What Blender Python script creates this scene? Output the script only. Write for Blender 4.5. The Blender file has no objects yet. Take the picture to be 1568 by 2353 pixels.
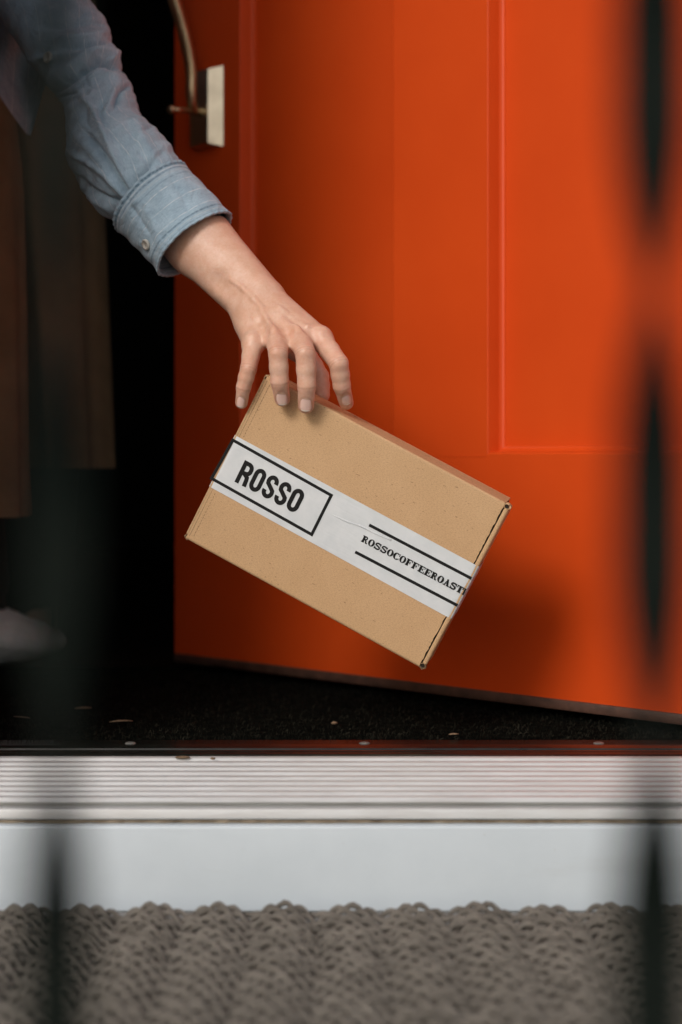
import bpy, bmesh, math, random
import numpy as np
from mathutils import Vector, Matrix
random.seed(4); np.random.seed(4)
R = math.radians
S = bpy.context.scene
COL = S.collection

# ------------------------------------------------------------------ camera
CAMZ = 0.252                      # camera height above the hall floor (z = 0)
FPX = 4160.0                      # focal length in 1568x2353 photo pixels
cam_d = bpy.data.cameras.new('camera'); cam = bpy.data.objects.new('camera', cam_d); COL.objects.link(cam)
cam.location = (0, 0, CAMZ); cam.rotation_euler = (R(90), 0, 0)
cam_d.sensor_fit = 'VERTICAL'; cam_d.sensor_height = 36; cam_d.sensor_width = 24
cam_d.lens = FPX / 2353 * 36
cam_d.shift_y = -131.5 / 2353
cam_d.clip_start = 0.02; cam_d.clip_end = 500
cam_d.dof.use_dof = True; cam_d.dof.focus_distance = 1.60; cam_d.dof.aperture_fstop = 3.6
S.camera = cam

# ------------------------------------------------------------------ world, sun, exposure
SUN_EL, SUN_AZ = 33, -30          # elevation; azimuth left of straight behind the camera
w = bpy.data.worlds.new('World'); S.world = w; w.use_nodes = True
nt = w.node_tree; bg = nt.nodes['Background']
sky = nt.nodes.new('ShaderNodeTexSky'); sky.sky_type = 'NISHITA'; sky.sun_disc = False
sky.sun_elevation = R(SUN_EL); sky.sun_rotation = R(180 - SUN_AZ)
sky.dust_density = 3; sky.air_density = 1.0; sky.ozone_density = 1.0
nt.links.new(sky.outputs[0], bg.inputs[0]); bg.inputs[1].default_value = 0.115
sl = bpy.data.lights.new('sun', 'SUN'); sl.energy = 1.75; sl.angle = R(18); sl.color = (1, .97, .945)
sun = bpy.data.objects.new('sun', sl); COL.objects.link(sun)
sd = Vector((math.sin(R(SUN_AZ)) * math.cos(R(SUN_EL)), -math.cos(R(SUN_AZ)) * math.cos(R(SUN_EL)), math.sin(R(SUN_EL))))
sun.rotation_euler = sd.to_track_quat('Z', 'Y').to_euler()
S.view_settings.view_transform = 'Standard'; S.view_settings.look = 'None'
S.view_settings.gamma = 1; S.view_settings.exposure = -0.08

# ------------------------------------------------------------------ helpers
def P(px, py, Y):                 # photo pixel (1568 wide) at a real depth -> world point
    return Vector(((px - 784) / FPX * Y, Y, CAMZ + (1045 - py) / FPX * Y))

def H(cx, cy, Y):                 # same from the enlarged hand study
    return P(378.1 + .32155 * cx, 462.2 + .32155 * cy, Y)

def tag(o, label=None, cat=None, group=None, kind=None):
    if label: o['label'] = label
    if cat: o['category'] = cat
    if group: o['group'] = group
    if kind: o['kind'] = kind
    return o

def empty(name, loc=(0, 0, 0), rot=(0, 0, 0)):
    o = bpy.data.objects.new(name, None); COL.objects.link(o)
    o.location = loc; o.rotation_euler = rot; o.empty_display_size = .05
    return o

def mesh(name, V, F, mats, parent=None, smooth=True, uv=None, fmat=None, angle=None):
    me = bpy.data.meshes.new(name)
    me.from_pydata([tuple(map(float, v)) for v in V], [], [tuple(map(int, f)) for f in F])
    if not isinstance(mats, (list, tuple)): mats = [mats]
    for m in mats: me.materials.append(m)
    if uv is not None:
        l = me.uv_layers.new(name='UVMap')
        vi = np.zeros(len(me.loops), dtype=np.int32); me.loops.foreach_get('vertex_index', vi)
        l.data.foreach_set('uv', np.asarray(uv, dtype=np.float32)[vi].ravel())
    if fmat is not None: me.polygons.foreach_set('material_index', np.asarray(fmat, dtype=np.int32))
    me.polygons.foreach_set('use_smooth', np.full(len(me.polygons), bool(smooth)))
    me.update()
    if angle:
        me.polygons.foreach_set('use_smooth', np.ones(len(me.polygons), bool))
        bm = bmesh.new(); bm.from_mesh(me)
        for e in bm.edges:
            if len(e.link_faces) == 2 and e.calc_face_angle(0) > R(angle): e.smooth = False
        bm.to_mesh(me); bm.free()
    o = bpy.data.objects.new(name, me); COL.objects.link(o)
    if parent: o.parent = parent
    return o

class MB:
    def __init__(s): s.V = []; s.F = []; s.m = []
    def add(s, V, F, m=0):
        b = len(s.V); s.V += [tuple(v) for v in V]; s.F += [tuple(b + i for i in f) for f in F]; s.m += [m] * len(F)
    def box(s, x0, x1, y0, y1, z0, z1, m=0):
        V = [(x, y, z) for x in (x0, x1) for y in (y0, y1) for z in (z0, z1)]
        s.add(V, [(0, 1, 3, 2), (4, 6, 7, 5), (0, 4, 5, 1), (2, 3, 7, 6), (0, 2, 6, 4), (1, 5, 7, 3)], m)
    def rbox(s, x0, x1, y0, y1, z0, z1, r=.002, seg=2, m=0):
        bm = bmesh.new(); bmesh.ops.create_cube(bm, size=1)
        for v in bm.verts:
            v.co = Vector(((x0 + x1) / 2 + v.co.x * (x1 - x0), (y0 + y1) / 2 + v.co.y * (y1 - y0), (z0 + z1) / 2 + v.co.z * (z1 - z0)))
        bmesh.ops.bevel(bm, geom=bm.edges[:], offset=r, segments=seg, profile=.5, affect='EDGES')
        bm.verts.index_update()
        s.add([v.co[:] for v in bm.verts], [[v.index for v in f.verts] for f in bm.faces], m); bm.free()
    def tube(s, pts, rad, n=10, m=0, cap=True, sx=1.0):
        pts = [Vector(p) for p in pts]; k = len(pts)
        if not hasattr(rad, '__len__'): rad = [rad] * k
        V = []; F = []
        up = Vector((0, 0, 1)); t0 = (pts[1] - pts[0]).normalized()
        if abs(t0.z) > .9: up = Vector((1, 0, 0))
        a = t0.cross(up).normalized()
        for i in range(k):
            t = (pts[min(i + 1, k - 1)] - pts[max(i - 1, 0)]).normalized()
            a = (a - t * a.dot(t)).normalized(); b = t.cross(a)
            for j in range(n):
                q = 2 * math.pi * j / n
                V.append(pts[i] + a * math.cos(q) * rad[i] * sx + b * math.sin(q) * rad[i])
        for i in range(k - 1):
            for j in range(n):
                F.append((i * n + j, i * n + (j + 1) % n, (i + 1) * n + (j + 1) % n, (i + 1) * n + j))
        if cap:
            F.append(tuple(range(n - 1, -1, -1))); F.append(tuple((k - 1) * n + j for j in range(n)))
        s.add(V, F, m)
    def build(s, name, mats, parent=None, smooth=False, angle=None):
        return mesh(name, s.V, s.F, mats, parent, smooth, None, s.m, angle)

def crom(pts, n):                 # Catmull-Rom through numpy rows
    pts = np.asarray(pts, float); P_ = np.vstack([2 * pts[0] - pts[1], pts, 2 * pts[-1] - pts[-2]])
    out = []
    for i in range(len(pts) - 1):
        a, b, c, d = P_[i:i + 4]
        for k in range(n):
            t = k / n
            out.append(.5 * (2 * b + (c - a) * t + (2 * a - 5 * b + 4 * c - d) * t * t + (3 * b - a - 3 * c + d) * t ** 3))
    out.append(pts[-1]); return np.array(out)

# ------------------------------------------------------------------ materials
def mat(name, col=(.5, .5, .5), rough=.5, metal=0, spec=.5, coat=0, coat_r=.1, sss=0):
    m = bpy.data.materials.new(name); m.use_nodes = True
    b = m.node_tree.nodes['Principled BSDF']
    b.inputs['Base Color'].default_value = (*col, 1); b.inputs['Roughness'].default_value = rough
    b.inputs['Metallic'].default_value = metal; b.inputs['Specular IOR Level'].default_value = spec
    b.inputs['Coat Weight'].default_value = coat; b.inputs['Coat Roughness'].default_value = coat_r
    if sss:
        b.inputs['Subsurface Weight'].default_value = sss; b.inputs['Subsurface Radius'].default_value = (1, .35, .18)
        b.inputs['Subsurface Scale'].default_value = .006
    return m

class N:                          # tiny node helper
    def __init__(s, m): s.t = m.node_tree; s.b = s.t.nodes['Principled BSDF']
    def n(s, typ, **kw):
        o = s.t.nodes.new(typ)
        for k, v in kw.items():
            if k[0] == '_': o.inputs[k[1:].replace('_', ' ')].default_value = v
            else: setattr(o, k, v)
        return o
    def l(s, a, b): s.t.links.new(a, b)
    def coord(s, kind='Object', scale=(1, 1, 1), rot=(0, 0, 0)):
        c = s.n('ShaderNodeTexCoord'); mp = s.n('ShaderNodeMapping'); mp.inputs['Scale'].default_value = scale
        mp.inputs['Rotation'].default_value = rot
        s.l(c.outputs[kind], mp.inputs['Vector']); return mp.outputs[0]
    def noise(s, vec, scale, detail=4, rough=.6, dist=0):
        o = s.n('ShaderNodeTexNoise', _Scale=scale, _Detail=detail, _Roughness=rough, _Distortion=dist); s.l(vec, o.inputs['Vector']); return o.outputs['Fac']
    def ramp(s, fac, stops):
        o = s.n('ShaderNodeValToRGB'); e = o.color_ramp.elements
        while len(e) < len(stops): e.new(.5)
        for el, (p, c) in zip(e, stops): el.position = p; el.color = (*c, 1) if len(c) == 3 else c
        s.l(fac, o.inputs[0]); return o.outputs[0]
    def mix(s, fac, a, b, mode='MIX'):
        o = s.n('ShaderNodeMix', data_type='RGBA', blend_type=mode)
        for inp, v in ((o.inputs[0], fac), (o.inputs[6], a), (o.inputs[7], b)):
            if hasattr(v, 'is_output'): s.l(v, inp)
            elif isinstance(v, (int, float)): inp.default_value = v
            else: inp.default_value = (*v, 1)
        return o.outputs[2]
    def math(s, op, a, b=0.0, clamp=False):
        o = s.n('ShaderNodeMath', operation=op); o.use_clamp = clamp
        for inp, v in ((o.inputs[0], a), (o.inputs[1], b)):
            if hasattr(v, 'is_output'): s.l(v, inp)
            else: inp.default_value = v
        return o.outputs[0]
    def bump(s, h, strength=.3, dist=.001, prev=None):
        o = s.n('ShaderNodeBump', _Strength=strength, _Distance=dist); s.l(h, o.inputs['Height'])
        if prev is not None: s.l(prev, o.inputs['Normal'])
        s.l(o.outputs[0], s.b.inputs['Normal']); return o.outputs[0]
    def base(s, c): s.l(c, s.b.inputs['Base Color'])

def noisy(name, c1, c2, scale, rough=.6, bump=0, bdist=.001, bscale=None, **kw):
    m = mat(name, c1, rough, **kw); k = N(m); v = k.coord()
    k.base(k.mix(k.ramp(k.noise(v, scale), [(.35, (0, 0, 0)), (.65, (1, 1, 1))]), c1, c2))
    if bump: k.bump(k.noise(v, bscale or scale * 4), bump, bdist)
    return m

# red-orange door paint
M_door = mat('orange red door paint', (.62, .052, .006), .45, coat=.0, spec=.2)
k = N(M_door); v = k.coord()
k.base(k.mix(k.ramp(k.noise(v, 6), [(.3, (0, 0, 0)), (.7, (1, 1, 1))]), (.55, .056, .0060), (.60, .066, .0075)))
b1 = k.bump(k.noise(k.coord(scale=(1, 1, .06)), 220, 4), .16, .0008)
k.bump(k.noise(v, 900, 2), .08, .0003, b1)
M_sweep = noisy('door sweep rubber', (.05, .025, .018), (.10, .05, .035), 60, .45)
M_nickel = noisy('satin nickel', (.62, .55, .43), (.50, .44, .34), 40, .30, metal=1.0)
M_screw = noisy('dull screw metal', (.24, .24, .22), (.12, .12, .11), 300, .4, metal=.35)
M_brass = noisy('aged brass', (.56, .44, .27), (.46, .36, .22), 60, .34, metal=1.0)
M_white = noisy('white step paint', (.615, .680, .725), (.575, .640, .685), 14, .45, .25, .0012, 30)
M_trim = noisy('white frame paint', (.7, .7, .68), (.62, .62, .60), 8, .5)
M_wall = noisy('exterior wall render', (.32, .31, .30), (.38, .37, .35), 20, .85, .3, .003, 90)
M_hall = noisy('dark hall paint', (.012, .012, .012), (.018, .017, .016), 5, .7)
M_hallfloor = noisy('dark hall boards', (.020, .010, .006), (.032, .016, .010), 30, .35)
M_black = noisy('black vinyl', (.008, .009, .008), (.016, .017, .014), 50, .22, spec=.35)
M_vinyl2 = noisy('black green grooved vinyl', (.016, .020, .016), (.030, .034, .028), 60, .4)
M_iron = noisy('black iron paint', (.0035, .0060, .0045), (.0055, .0085, .0065), 60, .75, .3, .0006, 300, spec=.08)
M_land = noisy('concrete landing', (.22, .21, .20), (.30, .29, .27), 15, .85, .4, .002, 120)
M_ground = noisy('garden ground', (.10, .11, .07), (.16, .15, .11), 1.5, .95, .4, .02, 12)
M_crumb = noisy('dry crumb', (.22, .15, .09), (.13, .08, .045), 300, .9)
M_black_ink = noisy('black print ink', (.006, .006, .006), (.012, .012, .012), 500, .65, spec=.2)
M_button = noisy('pearl button', (.50, .49, .44), (.38, .37, .33), 300, .3)
M_btndark = mat('button thread', (.10, .12, .14), .9)
M_hair = noisy('brown hair', (.05, .025, .015), (.09, .05, .03), 80, .5)
M_tights = noisy('black knit tights', (.007, .008, .008), (.012, .013, .013), 200, .9)

k = N(M_white); v = k.coord(); c_in = k.b.inputs['Base Color'].links[0].from_socket
sc = k.math('MULTIPLY', k.ramp(k.noise(k.coord(scale=(.5, 1, 3)), 9, 6, .7), [(.56, (0, 0, 0)), (.72, (1, 1, 1))]), .22)
c2 = k.mix(sc, c_in, (.42, .43, .41))
sp2 = k.ramp(k.noise(v, 260, 2, .5), [(.74, (0, 0, 0)), (.78, (1, 1, 1))]); k.base(k.mix(k.math('MULTIPLY', sp2, .45), c2, (.30, .28, .24)))
# ribbed aluminium sill with dirt in the grooves
M_alu = mat('mill aluminium sill', (.72, .70, .69), .42, metal=.2)
k = N(M_alu); v = k.coord(scale=(.6, 6, 6))
k.base(k.mix(k.ramp(k.noise(v, 28, 6), [(.35, (0, 0, 0)), (.75, (1, 1, 1))]), (.63, .645, .645), (.50, .495, .485)))
k.bump(k.noise(k.coord(scale=(.08, 1, 1)), 900, 3), .25, .0004)
M_caulk = noisy('stained caulk', (.13, .095, .06), (.30, .24, .17), 60, .8, .4, .002, 150)

# carpet-like entrance mat
M_fuzz = noisy('black mat fibre', (.004, .0045, .004), (.010, .0105, .008), 90, 1.0, spec=.0)
k = N(M_fuzz); k.bump(k.noise(k.coord(), 700, 4), 1.0, .003)
M_fibre = noisy('dusty mat fibre', (.005, .005, .004), (.030, .028, .020), 40, 1.0, spec=.05)

# rope mat
M_rope = mat('grey brown rope', (.17, .15, .13), .95, spec=.2)
k = N(M_rope); v = k.coord()
k.base(k.mix(k.ramp(k.noise(v, 45, 5), [(.3, (0, 0, 0)), (.7, (1, 1, 1))]), (.125, .113, .096), (.245, .222, .190)))
k.bump(k.noise(k.coord(rot=(0, 0, .6), scale=(1, 3, 3)), 380, 4), .9, .0016)

# cardboard
def cardboard(name, a, b_):
    m = mat(name, a, .62, spec=.3); k = N(m); v = k.coord()
    c = k.mix(k.ramp(k.noise(v, 22, 6), [(.3, (0, 0, 0)), (.7, (1, 1, 1))]), a, b_)
    grain = k.ramp(k.noise(k.coord(rot=(0, 0, .4), scale=(1, 2.2, 1)), 620, 3, .7), [(.34, (.80, .78, .74)), (.5, (1, 1, 1)), (.68, (1.10, 1.10, 1.10))])
    c = k.mix(1.0, c, grain, 'MULTIPLY')
    for rot, sc in ((.5, 170), (2.0, 210)):
        f = k.ramp(k.noise(k.coord(rot=(0, 0, rot), scale=(1, 3.2, 1)), sc, 1, .4), [(.735, (0, 0, 0)), (.765, (1, 1, 1))])
        c = k.mix(k.math('MULTIPLY', f, .6), c, (.16, .085, .04))
    k.base(c)
    k.bump(k.noise(v, 500, 4), .22, .0005)
    k.l(k.ramp(k.noise(v, 30, 3), [(.3, (.55, .55, .55)), (.7, (.70, .70, .70))]), k.b.inputs['Roughness'])
    return m
M_card = cardboard('kraft cardboard', (.50, .315, .165), (.545, .35, .19))
M_cardside = cardboard('kraft cardboard side', (.46, .28, .14), (.50, .31, .16))
M_cardraw = noisy('raw corrugated edge', (.30, .19, .10), (.12, .07, .035), 500, .9, .5, .001, 900)
M_gapshade = mat('box gap shade', (.02, .013, .008), .95)  # near-black colour standing for the shade in the corner gaps
M_tape = mat('white printed paper tape', (.62, .65, .67), .36, spec=.5)
k = N(M_tape); v = k.coord()
k.base(k.mix(k.ramp(k.noise(v, 60, 5), [(.3, (0, 0, 0)), (.7, (1, 1, 1))]), (.57, .605, .625), (.655, .68, .695)))
b1 = k.bump(k.noise(k.coord(scale=(.25, 2, 1)), 60, 3), .35, .0012)
k.bump(k.noise(v, 600, 3), .12, .0004, b1)

# chambray shirt: UV.x = around (m), UV.y = along (m)
def chambray(name, axis, seams=(), base=(.345, .460, .545), dark=(.250, .350, .430)):
    m = mat(name, base, .88, spec=.15); k = N(m)
    c = k.n('ShaderNodeUVMap'); sp = k.n('ShaderNodeSeparateXYZ'); k.l(c.outputs[0], sp.inputs[0])
    u, vv = sp.outputs[0], sp.outputs[1]
    mp = k.n('ShaderNodeMapping'); k.l(c.outputs[0], mp.inputs[0])
    col = k.mix(k.ramp(k.noise(mp.outputs[0], 55, 6), [(.3, (0, 0, 0)), (.7, (1, 1, 1))]), base, dark)
    mp2 = k.n('ShaderNodeMapping'); mp2.inputs['Scale'].default_value = (3.5, .35, 1) if axis == 0 else (.35, 3.5, 1); k.l(c.outputs[0], mp2.inputs[0])
    th = k.ramp(k.noise(mp2.outputs[0], 520, 3, .7), [(.3, (.80, .82, .84)), (.7, (1.18, 1.16, 1.14))])
    col = k.mix(1.0, col, th, 'MULTIPLY')
    s_ = u if axis == 0 else vv
    wob = k.math('MULTIPLY', k.noise(mp.outputs[0], 14, 2), .004)
    fr = k.math('FRACT', k.math('DIVIDE', k.math('ADD', s_, wob), .0145))
    st = k.math('LESS_THAN', k.math('ABSOLUTE', k.math('SUBTRACT', fr, .5)), .028)
    brk = k.ramp(k.noise(mp.outputs[0], 160, 2), [(.4, (.25, .25, .25)), (.6, (1, 1, 1))])
    col = k.mix(k.math('MULTIPLY', k.math('MULTIPLY', st, brk), .55), col, (.62, .66, .68))
    for (p, wd, cc, am) in seams:
        q = k.math('LESS_THAN', k.math('ABSOLUTE', k.math('SUBTRACT', vv, p)), wd)
        fz = k.ramp(k.noise(mp.outputs[0], 300, 2), [(.35, (.3, .3, .3)), (.55, (1, 1, 1))])
        col = k.mix(k.math('MULTIPLY', k.math('MULTIPLY', q, fz), am), col, cc)
    k.base(col)
    w1 = k.n('ShaderNodeTexNoise', _Scale=1500, _Detail=1); k.l(mp.outputs[0], w1.inputs[0])
    b1 = k.bump(w1.outputs[0], .3, .0003)
    b2 = k.bump(k.noise(mp.outputs[0], 60, 5, .6, 1.6), .75, .0035, b1)
    k.b.inputs['Sheen Weight'].default_value = .15
    return m
M_shirt = chambray('blue chambray', 0)
M_cuff = chambray('blue chambray cuff', 1, [(.0030, .0011, (.07, .13, .18), .85), (.0075, .0008, (.12, .18, .24), .7), (.0105, .0012, (.42, .48, .51), .35), (.0145, .0006, (.15, .22, .28), .5), (.0535, .0008, (.10, .165, .22), .75), (.0565, .0006, (.42, .48, .5), .5), (.0592, .0006, (.17, .24, .30), .6)])
M_trous = noisy('brown linen trousers', (.125, .080, .036), (.165, .108, .052), 25, .9, .3, .0015, 160)
M_slip = noisy('fluffy grey slipper', (.70, .78, .72), (.80, .86, .82), 60, .95, 1.0, .004, 160)

# skin with vertex tint
M_skin = mat('skin', (.62, .36, .25), .42, sss=.22, spec=.5)
k = N(M_skin); v = k.coord()
at = k.n('ShaderNodeVertexColor'); at.layer_name = 'tint'
sep = k.n('ShaderNodeSeparateColor'); k.l(at.outputs[0], sep.inputs[0])
c = k.mix(k.ramp(k.noise(v, 75, 5, .65), [(.36, (0, 0, 0)), (.64, (1, 1, 1))]), (.680, .445, .335), (.610, .365, .255))
c = k.mix(k.math('MULTIPLY', k.ramp(k.noise(v, 420, 3, .7), [(.45, (0, 0, 0)), (.7, (1, 1, 1))]), .35), c, (.58, .27, .18))
c = k.mix(k.math('MULTIPLY', sep.outputs[0], .95), c, (.60, .235, .160))
c = k.mix(k.math('MULTIPLY', sep.outputs[1], .55), c, (.33, .15, .09))  # darkens creases and nail grooves as painted shade
k.base(c)
vo = k.n('ShaderNodeTexVoronoi', _Scale=850.0); k.l(v, vo.inputs['Vector'])
b1 = k.bump(vo.outputs['Distance'], .10, .0006)
k.bump(k.noise(k.coord(scale=(1, 1, 2.2)), 240, 5), .35, .0008, b1)
M_nail = mat('fingernail', (.80, .52, .44), .24, spec=.5, sss=.15)
M_nailtip = mat('fingernail tip', (.86, .76, .68), .3)

# ------------------------------------------------------------------ setting: ground, landing, hall
g = MB(); g.box(-60, 60, -60, 60, -.75, -.45); tag(g.build('ground', M_ground), kind='structure')
g = MB(); g.box(-1.6, 1.6, -1.2, 1.396, -.449, -.100); tag(g.build('landing', M_land), 'concrete landing in front of the doorstep', kind='structure')
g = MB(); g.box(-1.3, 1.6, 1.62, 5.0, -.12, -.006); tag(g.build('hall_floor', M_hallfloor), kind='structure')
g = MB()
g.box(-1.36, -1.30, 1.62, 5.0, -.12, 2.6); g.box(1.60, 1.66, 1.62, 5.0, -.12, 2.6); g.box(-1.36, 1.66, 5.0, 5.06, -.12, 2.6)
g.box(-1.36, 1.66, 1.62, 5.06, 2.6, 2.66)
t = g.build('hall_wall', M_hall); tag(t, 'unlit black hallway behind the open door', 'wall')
# house wall round the opening
OX0, OX1, OZ = -.342, .445, 2.08
house = empty('house_wall', (0, 1.42, -.45)); tag(house, 'rendered house wall with the white frame around the open doorway', 'wall')
def inparent(o, par): o.parent = par; o.matrix_parent_inverse = Matrix.Translation(-Vector(par.location)); return o
g = MB(); g.box(-4, OX0 - .05, 1.42, 1.618, -.45, 3.2); g.box(OX1 + .05, 4, 1.42, 1.618, -.45, 3.2); g.box(OX0 - .05, OX1 + .05, 1.42, 1.618, OZ + .05, 3.2)
inparent(g.build('wall', M_wall), house)
g = MB(); g.rbox(OX0 - .05, OX0, 1.405, 1.619, .0, OZ, .003); g.rbox(OX1, OX1 + .05, 1.405, 1.619, .0, OZ, .003); g.rbox(OX0 - .05, OX1 + .05, 1.405, 1.619, OZ, OZ + .05, .003)
inparent(g.build('door_frame', M_trim), house)

g = MB(); bounce_x = .62; g.rbox(bounce_x, bounce_x + .10, -.45, 1.4195, -.449, 2.45, .004)  # added out of view to bounce sunlight onto the door mouldings
tag(g.build('bounce_wall', M_white), 'unseen white wall added on the right to bounce light onto the door', 'wall')

# ------------------------------------------------------------------ threshold (sill) and riser
sill = empty('door_threshold', (0, 1.40, -.03)); tag(sill, 'ribbed pale aluminium threshold under the open door', 'threshold')
def extrude(prof, x0, x1, name, m, parent, nx=2, angle=35):
    V = []; F = []; n = len(prof)
    for i in range(nx):
        x = x0 + (x1 - x0) * i / (nx - 1)
        for (y, z) in prof: V.append((x, y, z))
    for i in range(nx - 1):
        for j in range(n - 1): F.append((i * n + j, (i + 1) * n + j, (i + 1) * n + j + 1, i * n + j + 1))
    o = mesh(name, V, F, m, None, True, angle=angle); return inparent(o, parent)
XL, XR = OX0 - .05, OX1 + .05
prof = [(1.600, -.03)]
ys, zs, ye, ze = 1.5075, .0000, 1.4060, -.0175
prof = [(1.512, -.02), (1.511, -.0015)]
nr = 9
for i in range(nr):
    a = i / nr; 
    for (f, dz) in ((.00, 0), (.10, .0013), (.30, .0016), (.52, .0013), (.62, 0), (.70, -.0012), (.92, -.0012)):
        q = a + f / nr
        prof.append((ys + (ye - ys) * q, zs + (ze - zs) * q + dz))
prof += [(1.4068, -.0168), (1.4062, -.0175), (1.4062, -.0180), (1.4130, -.0182), (1.4130, -.0216), (1.4020, -.0218), (1.4005, -.0222), (1.4000, -.0230), (1.3997, -.0292), (1.4005, -.0300), (1.406, -.0302), (1.42, -.0325)]
extrude(prof, XL, XR, 'ribbed_plate', M_alu, sill)
# black vinyl gasket with a step, sits between mat and plate
pv = [(1.600, -.008), (1.600, -.0015), (1.597, .0005), (1.5600, .0008), (1.5530, .0002), (1.5520, -.0022), (1.5400, -.0022), (1.5390, .0010), (1.5300, .0018), (1.5270, .0006), (1.5240, .0014), (1.5160, .0014), (1.5135, .0000), (1.5128, -.0020), (1.5125, -.01)]
o = extrude(pv, XL, XR, 'vinyl_gasket', M_black, sill)
for px, py in ((300, 1705), (838, 1706), (1376, 1708)):
    c0 = P(px, py, 1.577); c0.z = .0008
    s_ = MB(); V = []; F = []
    rings = [(0, .0004), (.0022, .0009), (.0036, .0008), (.0046, .0002), (.0050, -.0006)]
    for r_, z_ in rings:
        for j in range(20): V.append((c0.x + r_ * math.cos(j * math.pi / 10), c0.y + r_ * math.sin(j * math.pi / 10), c0.z + z_ + (-.0006 if r_ < .001 else 0)))
    for i in range(4):
        for j in range(20): F.append((i * 20 + j, i * 20 + (j + 1) % 20, (i + 1) * 20 + (j + 1) % 20, (i + 1) * 20 + j))
    s_.add(V, F); inparent(s_.build('screw', M_screw, None, True), sill)
# stained caulk bead with lumps
V = []; F = []; nx = 400; m_ = 7
rng = np.random.RandomState(3)
lump = np.convolve(rng.rand(nx + 20), np.ones(5) / 5, 'same')[10:-10]
for i in range(nx):
    x = XL + (XR - XL) * i / (nx - 1); r_ = .0016 + .0022 * max(0, lump[i] - .45) * 2
    for j in range(m_):
        a = math.pi * j / (m_ - 1)
        V.append((x, 1.4035 - r_ * math.sin(a) * .9, -.0322 + r_ * .8 * math.cos(a)))
for i in range(nx - 1):
    for j in range(m_ - 1): F.append((i * m_ + j, i * m_ + j + 1, (i + 1) * m_ + j + 1, (i + 1) * m_ + j))
inparent(mesh('caulk_bead', V, F, M_caulk), sill)
# riser board
g = MB(); g.rbox(XL, XR, 1.3925, 1.419, -.0999, -.0335, .0022, 4)
rs = g.build('step_riser', M_white, None, True, 50); tag(rs, 'smooth white painted riser board between the threshold and the rope mat', 'step')

# entrance mat inside with fibres
em = MB()
em.box(-.5, .52, 1.6025, 2.16, -.0055, -.0008)
rng = np.random.RandomState(7)
n = 15000
X = rng.uniform(-.42, .45, n); Yv = 1.604 + (rng.rand(n) ** 1.6) * .5
for x, y in zip(X, Yv):
    a = rng.uniform(0, 6.28); L_ = rng.uniform(.0015, .0045); h = rng.uniform(.0004, .0026) * (1.3 if rng.rand() > .9 else .8)
    ww = .00022
    dx, dy = math.cos(a), math.sin(a)
    m0 = Vector((x, y, -.001)); m1 = Vector((x + dx * L_ * .5, y + dy * L_ * .5, h)); m2 = Vector((x + dx * L_, y + dy * L_, h * rng.uniform(.1, 1.1)))
    s_ = Vector((-dy * ww, dx * ww, ww))
    em.add([m0 - s_, m0 + s_, m1 + s_, m1 - s_, m2], [(0, 1, 2, 3), (3, 2, 4)], 1 if rng.rand() > .45 else 0)
o = em.build('entrance_mat', [M_fuzz, M_fibre]); tag(o, 'flat black fibre entrance mat inside the doorway', 'mat')

# crumbs and stalks
def crumb(px, py, Y, z, L_, ang, label, cat, r_=.0004, curl=.3, ribbon=False):
    c0 = P(px, py, Y); c0.z = z
    t = MB(); pts = []
    for i in range(7):
        q = i / 6 - .5
        pts.append((c0.x + L_ * q * math.cos(ang) , c0.y + L_ * q * math.sin(ang) + curl * L_ * (q * q), c0.z + r_ + curl * L_ * .4 * (.25 - q * q)))
    t.tube(pts, [r_ * (.45 + 1.1 * math.sin(math.pi * (i + .6) / 7.2)) for i in range(7)], 6, sx=2.5 if ribbon else 1)
    o = t.build('dry_stalk' if cat == 'stalk' else 'leaf_crumb', M_crumb, None, True); tag(o, label, cat, 'bits of plant debris on the doorstep')
crumb(190, 1625, 1.78, .002, .017, .2, 'pale blurred stalk furthest left on the black mat', 'stalk', .0008)
crumb(50, 1655, 1.72, .002, .020, -.5, 'thin pale stalk at the left edge of the black mat', 'stalk')
crumb(278, 1661, 1.69, .002, .022, .3, 'curved straw stalk on the black mat above the left screw', 'stalk', .0006, .5)
crumb(768, 1663, 1.68, .002, .005, .3, 'brownish leaf crumb on the black mat above the middle screw', 'crumb', .0010, .6, True)
crumb(1043, 1695, 1.615, .002, .009, .2, 'pinkish leaf crumb at the front edge of the black mat', 'crumb', .0006, .4, True)
crumb(420, 1749, 1.500, .0006, .012, .0, 'brown flake lying on the pale ribbed threshold', 'crumb', .0007, .1, True)
crumb(489, 1754, 1.495, .0004, .004, .8, 'tiny brown crumb on the threshold beside the flake', 'crumb', .0007, .3, True)

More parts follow.
